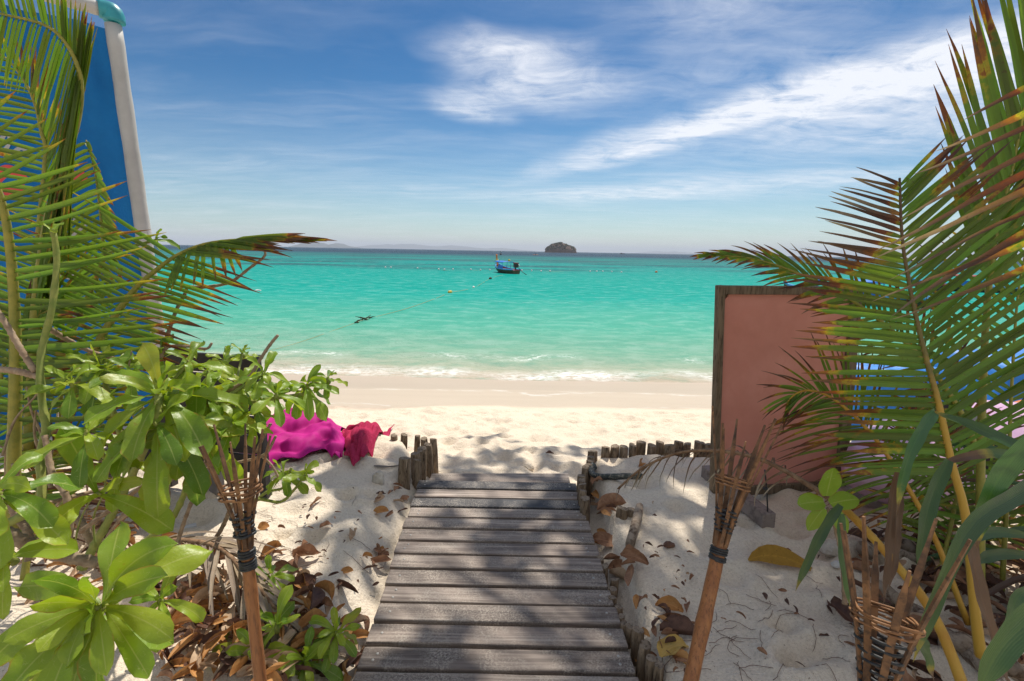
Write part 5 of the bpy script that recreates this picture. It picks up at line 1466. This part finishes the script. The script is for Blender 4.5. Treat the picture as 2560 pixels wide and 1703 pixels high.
# ------------------------------------------------------------------ boats and things on the water
def seaD(px, py): return G(px, py, SEA_Z)
def loft(sections, close=False):
    vs, fs = [], []
    n = len(sections[0])
    for s_ in sections: vs += [V(p) for p in s_]
    for i in range(len(sections) - 1):
        for k in range(n - 1):
            fs.append((i * n + k, i * n + k + 1, (i + 1) * n + k + 1, (i + 1) * n + k))
    return vs, fs, None
def longtail(loc, heading, label, Lb=8.5, beam=1.7, group=None, canopy=BLUEP):
    """heading: direction of the bow"""
    t = thing('longtail_boat', loc, label, 'boat', group)
    h = V((math.sin(heading), math.cos(heading), 0)); s_ = V((h.y, -h.x, 0)); Z = V((0, 0, 1))
    P = lambda a, b, c: V(loc) + h * a + s_ * b + Z * c
    st = [(-.5, .62, .62, .52), (-.42, .8, .58, .52), (-.2, .98, .55, .55), (0, 1.0, .55, .6), (.2, .93, .6, .68), (.36, .68, .75, .8), (.46, .34, .98, .95), (.5, .08, 1.15, 1.1)]
    outer, strake, inner, sheer = [], [], [], []
    for u, w, top, _ in st:
        a = u * Lb; b = w * beam / 2
        keel = -.25 + max(0, (u - .3)) * 3.2
        outer.append([P(a, -b * .98, top - .16), P(a, -b * .78, lerp(keel, top, .35)), P(a, -b * .35, lerp(keel, top, .08)), P(a, 0, keel), P(a, b * .35, lerp(keel, top, .08)), P(a, b * .78, lerp(keel, top, .35)), P(a, b * .98, top - .16)])
        inner.append([P(a, -b * .92, top - .02), P(a, -b * .7, max(.18, keel + .2)), P(a, b * .7, max(.18, keel + .2)), P(a, b * .92, top - .02)])
        sheer.append((a, b, top))
    hull = mobj('hull', loft(outer), HULL, t)
    tr = outer[0]
    mobj('transom', (tr, [tuple(range(7))], None), HULL, hull, False)
    mobj('inner_hull', loft(inner), REDB, t)
    for sg in (-1, 1):
        pts = [P(a, sg * b, top - .06) for a, b, top in sheer]
        mobj('gunwale', tube(pts, .075, 8, flat=1.2), BLUEL, t)
    mobj('deck', box(P(.05 * Lb, 0, .4), h * (.3 * Lb), s_ * (beam * .36), Z * .03), KAYP, t, False)
    pr = spline([P(.46 * Lb, 0, .75), P(.5 * Lb, 0, 1.2), P(.53 * Lb, 0, 1.7), P(.545 * Lb, 0, 2.3)], 10)
    prow = mobj('prow', tube(pr, [.22, .2, .17, .15, .13, .13, .13, .14, .15, .16], 8, flat=.5), ORNG, t)
    for z, m in ((1.45, WHITB), (1.58, YELL), (1.33, REDB)):
        q = spline([P(.46 * Lb, 0, .75), P(.5 * Lb, 0, 1.2), P(.53 * Lb, 0, 1.7), P(.545 * Lb, 0, 2.3)], 40)
        c = min(q, key=lambda v: abs(v.z - loc[2] - z))
        mobj('ribbon', tube([c - Z * .07, c + Z * .07], [.2, .19], 10), m, prow)
    # canopy
    secs = []
    for u in (-.12, -.02, .1, .22, .3):
        w = beam * .52
        secs.append([P(u * Lb, w * math.sin(a), 1.28 + .18 * math.cos(a) + .1 * u) for a in [R(x) for x in (-80, -50, -20, 0, 20, 50, 80)]])
    cn = mobj('canopy', loft(secs), canopy, t)
    md = cn.modifiers.new('thick', 'SOLIDIFY'); md.thickness = .03
    for u in (-.11, .08, .28):
        for sg in (-1, 1):
            mobj('canopy_post', tube([P(u * Lb, sg * beam * .44, .5), P(u * Lb, sg * beam * .5, 1.3)], .03, 6), BLUEP, t)
    mobj('side_cloth', box(P(.0, -beam * .46, .75), h * (.12 * Lb), s_ * .02, Z * .2), BLUEP, t, False)
    en = mobj('engine', box(P(-.44 * Lb, .1, 1.02), h * .35, s_ * .24, Z * .24), DARKM, t, False); bevel(en, .06)
    mobj('engine_cover', box(P(-.44 * Lb, .1, 1.32), h * .36, s_ * .27, Z * .05), REDB, en, False)
    mobj('exhaust', tube([P(-.47 * Lb, .3, 1.2), P(-.5 * Lb, .45, .9)], .06, 8), PIPE, en)
    mobj('engine_mount', tube([P(-.42 * Lb, .1, .5), P(-.43 * Lb, .1, .85)], .09, 8), DARKM, t)
    mobj('tiller', tube([P(-.4 * Lb, .1, 1.1), P(-.28 * Lb, .2, 1.45)], .03, 6), DARKM, t)
    mobj('propeller_shaft', tube([P(-.48 * Lb, .15, .95), P(-.62 * Lb, .5, .25), P(-.7 * Lb, .75, .0)], .035, 6), DARKM, t)
    mobj('bundle', tube([P(-.14 * Lb, 0, 1.5), P(-.14 * Lb, 0, 1.62), P(-.14 * Lb, 0, 1.75)], [.12, .16, .1], 8), YELL, t)
    return t
p = seaD(1268, 684)
longtail(p + V((-.15, 1.5, .05)), R(-19), 'longtail boat with orange prow moored alone off the beach, mid picture', 8.0, 1.75, 'longtail boats')
p = seaD(2150, 760)
longtail(p + V((0, 0, .05)), R(-60), 'longtail boat half hidden by the right palm fronds, orange prow to the left', 8.5, 1.8, 'longtail boats')
p = seaD(2420, 730)
longtail(p + V((0, 0, .05)), R(-50), 'farther longtail boat behind the far right palm fronds', 8.5, 1.8, 'longtail boats', REDB)
# small craft ashore at the right: stacked kayaks and a tarpaulin
def kayak(c, yaw, Lk, w, m, label, group=None, tilt=0.0, seat=DARKM):
    t = thing('kayak', c, label, 'kayak', group)
    h = V((math.cos(yaw), math.sin(yaw), 0)); s_ = V((-h.y, h.x, 0)).normalized()
    Z = (V((0, 0, 1)) * math.cos(tilt) + s_ * math.sin(tilt)); s_ = s_ * math.cos(tilt) - V((0, 0, 1)) * math.sin(tilt)
    secs, n = [], 15
    for i in range(n):
        u = -1 + 2 * i / (n - 1)
        b = w / 2 * (1 - abs(u) ** 2.6) + .01
        hh = .15 * (1 - abs(u) ** 4) + .03
        lift = .12 * u ** 4
        secs.append([V(c) + h * (u * Lk / 2) + s_ * (b * math.cos(a)) + Z * (.17 + lift + hh * math.sin(a)) for a in [6.2832 * k / 12 for k in range(13)]])
    mobj('hull', loft(secs), m, t)
    mobj('cockpit', tube([V(c) + Z * .25, V(c) + Z * .335], [w * .33, w * .36], 16), seat, t)
    mobj('seat_back', box(V(c) - h * .32 + Z * .4, h * .02, s_ * (w * .3), Z * .1), seat, t, False)
    return t
for i, (px, py, D, m, yaw, lab) in enumerate([(2330, 1280, 3.3, KAYP, R(25), 'pink plastic kayak lying on the sand behind the right palm'), (2450, 1240, 3.9, KAYW, R(20), 'pale grey kayak lying beyond the pink kayak'),
                                              (2560, 1180, 4.6, ORNG, R(30), 'orange kayak farthest back behind the right palm')]):
    c = WY(px, py, D)
    c.z = gz(c.x, c.y) + .02
    kayak(c, yaw, 2.9, .72, m, lab, 'kayaks on the beach', R(-35) if i == 0 else R(-20))
def tarp(c, sx, sy, hz, m, label, seed):
    nu, nv = 30, 24
    vs, fs = [], []
    for j in range(nv):
        for i in range(nu):
            u, v = i / (nu - 1) * 2 - 1, j / (nv - 1) * 2 - 1
            k = max(abs(u), abs(v))
            z = hz * (1 - max(0, (k - .55) / .45) ** 1.6) + .05 * mnoise.noise(V((u * 3, v * 3, seed))) * (1 - k * .5) + .03 * abs(math.sin(u * 9 + v * 4))
            x, y = c.x + u * sx, c.y + v * sy
            vs.append(V((x, y, max(gz(x, y) + .01, gz(c.x, c.y) + z))))
    for j in range(nv - 1):
        for i in range(nu - 1):
            a = j * nu + i
            fs.append((a, a + 1, a + nu + 1, a + nu))
    return tag(mobj('tarpaulin', (vs, fs, None), m, None, True, origin=c), label, 'tarpaulin')
c = WY(2200, 1050, 5.2); tarp(c, .75, .6, .7, TARP, 'blue tarpaulin over a heap on the beach right of the pink sign', 3)
c = WY(2560, 960, 6.5); tarp(c, 1.2, .8, .8, TARP, 'second blue tarpaulin farther right behind the palm', 4)
# float line
BU = [(575, 240), (605, 240), (750, 244), (866, 250), (897, 252), (944, 250), (1042, 252), (1094, 254), (1144, 254), (1320, 256), (1373, 258), (1425, 260), (1473, 260), (1692, 262), (1728, 262), (1761, 262), (1810, 264), (1863, 266), (2053, 266)]
def float_geo(c, r):
    return tube([c + V((0, 0, z * r)) for z in (-.9, -.6, 0, .55, .85, 1.0)], [r * k for k in (.4, .8, 1.0, .82, .5, .12)], 10)
line = []
for i, (zx, zy) in enumerate(BU):
    p = seaD(700 + zx * .4582, 560 + zy * .4582)
    line.append(p)
    lab = '%s float left of the longtail boat in the swimming line' % ordinal(9 - i) if i < 9 else ('%s float right of the longtail boat in the swimming line' % ordinal(i - 8))
    if i == 18: lab = 'single orange float at the right end of the swimming line'
    o = mobj('line_float', float_geo(p + V((0, 0, .08)), .12 if i < 18 else .2), ORNG if i == 18 else WHITB, None, True, origin=p)
    tag(o, lab, 'float', 'floats of the swimming line')
tag(mobj('float_rope', tube([q + V((0, 0, -.03)) for q in line], .02, 5), ROPE), 'thin rope carrying the row of floats across the water', 'rope')
mp = [(615, 893), (700, 871), (773, 849), (883, 810), (920, 798), (1021, 771), (1099, 743), (1125, 732), (1184, 720), (1226, 697), (1262, 686)]
rp = [seaD(*q) + V((0, 0, .015)) for q in mp]
tag(mobj('mooring_rope', tube(spline(rp, 60), [.004 + .00016 * i for i in range(60)], 6), ROPE), 'yellowish mooring rope floating from the shore to the longtail boat', 'rope')
for (px, py, r, m, lab) in ((1125, 733, .15, YELL, 'yellow float on the mooring rope'), (1184, 720, .09, WHITB, 'white float on the mooring rope'), (1226, 698, .17, WEED, 'dark float on the mooring rope nearest the boat')):
    p = seaD(px, py) + V((0, 0, .07))
    d = (rp[8] - rp[7]).normalized()
    tag(mobj('rope_float', tube([p - d * r * 1.6, p - d * r, p, p + d * r, p + d * r * 1.6], [r * .3, r * .7, r * .8, r * .7, r * .3], 10), m, None, True, origin=p), lab, 'float', 'mooring rope floats')
gs = []
rnd = random.Random(4)
for k in range(9):
    c = rp[4] + (rp[3] - rp[4]) * rnd.uniform(-.1, .9) + V((0, rnd.uniform(-.1, .1), .03))
    gs.append(tube(droop_line(c, (rnd.uniform(-1, 1), rnd.uniform(-1, 1), .3), rnd.uniform(.15, .45), 5, .5, .2, rnd), [.025, .03, .028, .02, .012, .006], 5))
tag(mobj('seaweed_tangle', join(gs), WEED), 'dark seaweed tangle caught on the mooring rope', 'seaweed')
p = seaD(645, 728)
lump('drifting_leaf', p + V((0, 0, .05)), .2, .08, .05, WHITB, 'small pale drifting float at left beyond the palm tip', 'float', 9)
# far kayak with paddler, marker buoy, far boat
p = seaD(1339, 637.6)
kt = kayak(p + V((0, 0, -.05)), R(4), 4.6, 1.0, ORNG, 'tiny orange kayak far out in front of the island', None)
bpts = [p + V(q) for q in ((0, 0, .3), (0, 0, .55), (0, 0, .85), (0, 0, .98), (0, 0, 1.05), (0, 0, 1.2), (0, 0, 1.3))]
pt = tube(bpts, [.24, .2, .24, .12, .08, .11, .06], 10)
arms = [tube([p + V((sg * .22, 0, .88)), p + V((sg * .42, -.25, .65)), p + V((sg * .5, -.55, .75))], [.08, .06, .05], 6) for sg in (-1, 1)]
legs = [tube([p + V((sg * .12, 0, .32)), p + V((sg * .16, -.5, .45)), p + V((sg * .16, -.9, .3))], [.12, .09, .06], 6) for sg in (-1, 1)]
tag(mobj('person', join([pt] + arms + legs), SHIRT, None, True, origin=p), 'distant person in dark clothes seated in the orange kayak', 'person')
p = seaD(1252, 637)
o = thing('marker_buoy', p, 'thin dark marker buoy on the water above the longtail prow', 'buoy')
mobj('float', float_geo(p + V((0, 0, .3)), .8), DARKM, o); mobj('pole', tube([p, p + V((0, 0, 2.6))], .16, 6), DARKM, o); mobj('flag', box(p + V((.3, 0, 2.4)), (.35, 0, 0), (0, .04, 0), (0, 0, .25)), WHITB, o, False)
p = seaD(1555, 635.6)
o = thing('fishing_boat', p, 'speck of a dark fishing boat right of the island', 'boat')
mobj('hull', loft([[p + V((x, -w, 1.2 + l)), p + V((x, 0, -.4 + l * .6)), p + V((x, w, 1.2 + l))] for x, w, l in ((-5, .9, .2), (-2, 1.5, 0), (2, 1.4, .1), (4.5, .6, .8), (5.4, .05, 1.2))]), DARKM, o)
mobj('cabin', box(p + V((-1.5, 0, 1.9)), (1.6, 0, 0), (0, 1, 0), (0, 0, .9)), DARKM, o, False)

# ------------------------------------------------------------------ islands and far coast
def island():
    D = 1500.0
    c = V((ray(1402, 629).x / ray(1402, 629).y * D, D, SEA_Z))
    t = thing('rocky_island', c, 'small wooded rocky island on the horizon right of the longtail boat', 'island')
    prof = [(1283, 0), (1287, 7), (1298, 14), (1312, 18), (1330, 21.5), (1350, 23.5), (1366, 23), (1385, 20), (1400, 17.5), (1412, 15), (1425, 14.5), (1432, 13), (1436, 9), (1441, 2), (1444, 0)]
    k = D / FPX
    # the outline spans px 1363-1441
    xs_ = [(q[0] - 1283) / (1444 - 1283) for q in prof]; hs = [q[1] * k for q in prof]
    Wd = 79 * k
    nx, ny = 70, 44
    vs, fs = [], []
    for j in range(ny):
        v = -1 + 2 * j / (ny - 1)
        for i in range(nx):
            u = i / (nx - 1)
            h_ = float(np.interp(u, xs_, hs))
            e = max(0, 1 - abs(v) ** 2.2) ** .55
            x, y = (u - .5) * Wd, v * 34 * (0.35 + .65 * math.sin(math.pi * min(1, max(0, u))) ** .5)
            n_ = mnoise.noise(V((x * .12, y * .12, 3))) * 2.6 + mnoise.noise(V((x * .35, y * .35, 7))) * 1.5
            z = max(-1.5, h_ * e + n_ * e * min(1, h_ / 8) - 1.0 * (1 - e))
            vs.append(c + V((x, y, z)))
    for j in range(ny - 1):
        for i in range(nx - 1):
            a = j * nx + i
            fs.append((a, a + 1, a + nx + 1, a + nx))
    o = mobj('rock', (vs, fs, None), ROCK, t, False)
    # tree crowns on the rock
    rnd = random.Random(2)
    gs = []
    for k_ in range(420):
        i, j = rnd.randrange(2, nx - 3), rnd.randrange(2, ny - 2)
        q = vs[j * nx + i]
        if q.z - c.z < 4 + rnd.random() * 5: continue
        r = rnd.uniform(1.2, 2.6)
        pts = [q + V((0, 0, z * r)) for z in (-.6, 0, .6, 1.0, 1.25)]
        gs.append(tube(pts, [r * .7, r, r * .9, r * .55, r * .1], 7, True, .5, k_))
    o = mobj('tree_cover', join(gs), ISLG, t, False)
    o['kind'] = 'stuff'
island()
def far_ridge(name, px0, px1, prof, D, label, depth):
    """prof: heights in pixels above the horizon"""
    k = D / FPX
    n, m = 80, 9
    c = V((ray((px0 + px1) / 2, 620).x / ray((px0 + px1) / 2, 620).y * D, D, SEA_Z))
    x0, x1 = [ray(p_, 620).x / ray(p_, 620).y * D for p_ in (px0, px1)]
    vs, fs = [], []
    for j in range(m):
        v = -1 + 2 * j / (m - 1)
        for i in range(n):
            u = i / (n - 1)
            h_ = float(np.interp(u, [a / (len(prof) - 1) for a in range(len(prof))], prof)) * k
            x = lerp(x0, x1, u)
            z = h_ * (1 - v * v) ** .6 * (1 + .14 * mnoise.noise(V((u * 22, v * 2, D)))) - 2
            vs.append(V((x, D + v * depth, SEA_Z + z)))
    for j in range(m - 1):
        for i in range(n - 1):
            a = j * n + i
            fs.append((a, a + 1, a + n + 1, a + n))
    return tag(mobj(name, (vs, fs, None), FARI, None, True, origin=c), label, kind='structure')
far_ridge('hills', 740, 895, [0, 5, 9, 12, 13, 12.5, 12, 9, 7, 9, 11.5, 10, 6, 4, 3, 1], 11000, 'blue hazy hills on the horizon at the left', 500)
far_ridge('hills', 880, 1345, [1, 4, 7, 9, 11, 10, 12, 13, 11, 9, 8, 10, 11, 9.5, 8, 6, 5, 6.5, 7, 5, 3, 2, 0], 19000, 'faint hazy range behind the longtail boat', 900)
far_ridge('hills', 1590, 1760, [0, 3, 5, 6, 5, 6.5, 5, 4, 2, 0], 21000, 'very faint hazy range at the right', 900)
c = seaD(2245, 652)
for i in range(6):
    lump('shore_rock', c + V((-14 + i * 7, random.uniform(-3, 3), .5)), random.uniform(4, 7), 3, random.uniform(1.4, 3.2), STONE, '%s rock from the left in the pale reef behind the right palm' % ordinal(i + 1), 'rock', 20 + i)['group'] = 'reef rocks'

# ------------------------------------------------------------------ tree whose crown shades the walk (above the picture)
def shade_tree():
    t = thing('sea_almond_tree', V((4.6, 1.2, 0.0)), 'spreading sea almond tree whose crown shades the boardwalk from above the picture', 'tree')
    base = V((4.6, 1.2, -.1))
    trunk = spline([base, V((4.5, 1.6, 3.0)), V((4.2, 2.8, 5.2)), V((3.8, 4.2, 6.9))], 14)
    mobj('trunk', tube(trunk, [lerp(.2, .12, i / 13) for i in range(14)], 12, True, .1, 3), BARK, t)
    rnd = random.Random(77)
    leaves = []
    clumps = []
    # where shade lies on the ground: x, y, radius, leaves
    for (x, y, r, n) in SHADE:
        h = rnd.uniform(7.4, 8.4)
        c = V((x, y, 0)) + SUN_DIR * (h / SUN_DIR.z)
        clumps.append(c)
        for k in range(int(n * .95)):
            q = V((rnd.gauss(0, .5), rnd.gauss(0, .5), 0)) * r
            p = c + q + V((0, 0, rnd.uniform(-.25, .25)))
            gp_ = p - SUN_DIR * (p.z / SUN_DIR.z)             # where this leaf's shadow falls
            if any((gp_.x - a) ** 2 + (gp_.y - b) ** 2 < (r_ + .12) ** 2 for a, b, r_ in GAPS): continue
            yaw = rnd.uniform(0, 6.28)
            d = V((math.cos(yaw), math.sin(yaw), rnd.uniform(-.4, .3)))
            Lf = rnd.uniform(.16, .26); g = rnd.random()
            cl = droop_line(p, d, Lf, 4, .5)
            leaves.append(strip(cl, (rnd.uniform(-.4, .4), rnd.uniform(-.4, .4), 1), lambda q_: Lf * .27 * math.sin(math.pi * min(1, .05 + q_ * .92)) ** .7, 3, .15, colf=lambda q_, s: (.2, g, abs(s))))
    hub = V((2.7, 5.6, 7.4))
    mobj('limb', tube(spline([trunk[-1], V((3.3, 5.0, 7.3)), hub], 8), [.11, .105, .1, .095, .09, .085, .08, .07], 9), BARK, t)
    for i, c in enumerate(clumps):
        src = hub if i % 2 else trunk[-1].lerp(hub, rnd.random())
        mid = src.lerp(c, .5) + V((rnd.uniform(-.2, .2), rnd.uniform(-.2, .2), rnd.uniform(.0, .4)))
        mobj('branch', tube(spline([src, mid, c], 8), [.03, .027, .024, .02, .017, .014, .01, .006], 6), BARK, t)
    o = mobj('crown', join(leaves), CANO, t)
    o['kind'] = 'stuff'
# gaps in the crown: pixel of the sun patch and its radius on the ground
GAPS = [(*G(px, py, 0).xy, r_) for px, py, r_ in ((1150, 1238, .08), (1310, 1245, .09), (1010, 1290, .08), (1000, 1325, .07), (1130, 1362, .10), (1030, 1402, .09), (1400, 1358, .06), (1145, 1440, .08), (1055, 1478, .10),
        (1335, 1476, .07), (1225, 1526, .06), (1040, 1532, .08), (1290, 1592, .11), (1385, 1620, .12), (985, 1585, .08), (1250, 1692, .07), (1480, 1560, .05), (1745, 1280, .12), (1690, 1262, .08), (1690, 1385, .09), (1880, 1390, .07),
        (1700, 1500, .06), (2040, 1490, .12), (1860, 1640, .06), (1990, 1370, .05), (1640, 1420, .07), (1560, 1330, .05))]
SHADE = []
rs = random.Random(31)
for k in range(60):                                        # boardwalk and right sand
    x, y = rs.uniform(-.75, 2.3), rs.uniform(1.35, 3.0)
    if x < .05 and y > 2.55 and rs.random() < .7: continue
    SHADE.append((x, y, .30, 26))
for k in range(34):
    SHADE.append((rs.uniform(.65, 2.2), rs.uniform(1.35, 3.2), .28, 24))
for (x, y, r, n) in [(-.95, 2.75, .3, 34), (-1.15, 2.95, .28, 30), (-.85, 2.45, .22, 18), (-.72, 2.2, .2, 16), (-.75, 3.1, .16, 14), (-.95, 1.7, .2, 12),
                     (-.45, 3.1, .2, 18), (.3, 3.0, .2, 18), (-.35, 3.75, .2, 16), (.0, 3.95, .22, 18), (.35, 3.8, .2, 14), (-.15, 4.5, .16, 10), (.5, 4.1, .18, 10), (.8, 3.7, .2, 14), (.1, 3.5, .16, 10), (-.3, 3.4, .12, 7), (1.0, 4.1, .2, 10)]:
    SHADE.append((x, y, r, n))
shade_tree()

# ------------------------------------------------------------------ haze over the sea
hz = (box(V((0, 15000, 140)), (30000, 0, 0), (0, 15300, 0), (0, 0, 155.0)))
m, T, out = mat('sea_haze')
pv = T.new('ShaderNodeVolumePrincipled')
pv.inputs['Color'].default_value = (0.80, 0.87, 1.0, 1)
pv.inputs['Density'].default_value = 0.00009
pv.inputs['Anisotropy'].default_value = 0.0
T.link(pv.outputs[0], out.inputs['Volume'])
m.cycles.volume_sampling = 'DISTANCE'
m.cycles.homogeneous_volume = True
HAZE = tag(mobj('haze', hz, m, None, False), kind='stuff')
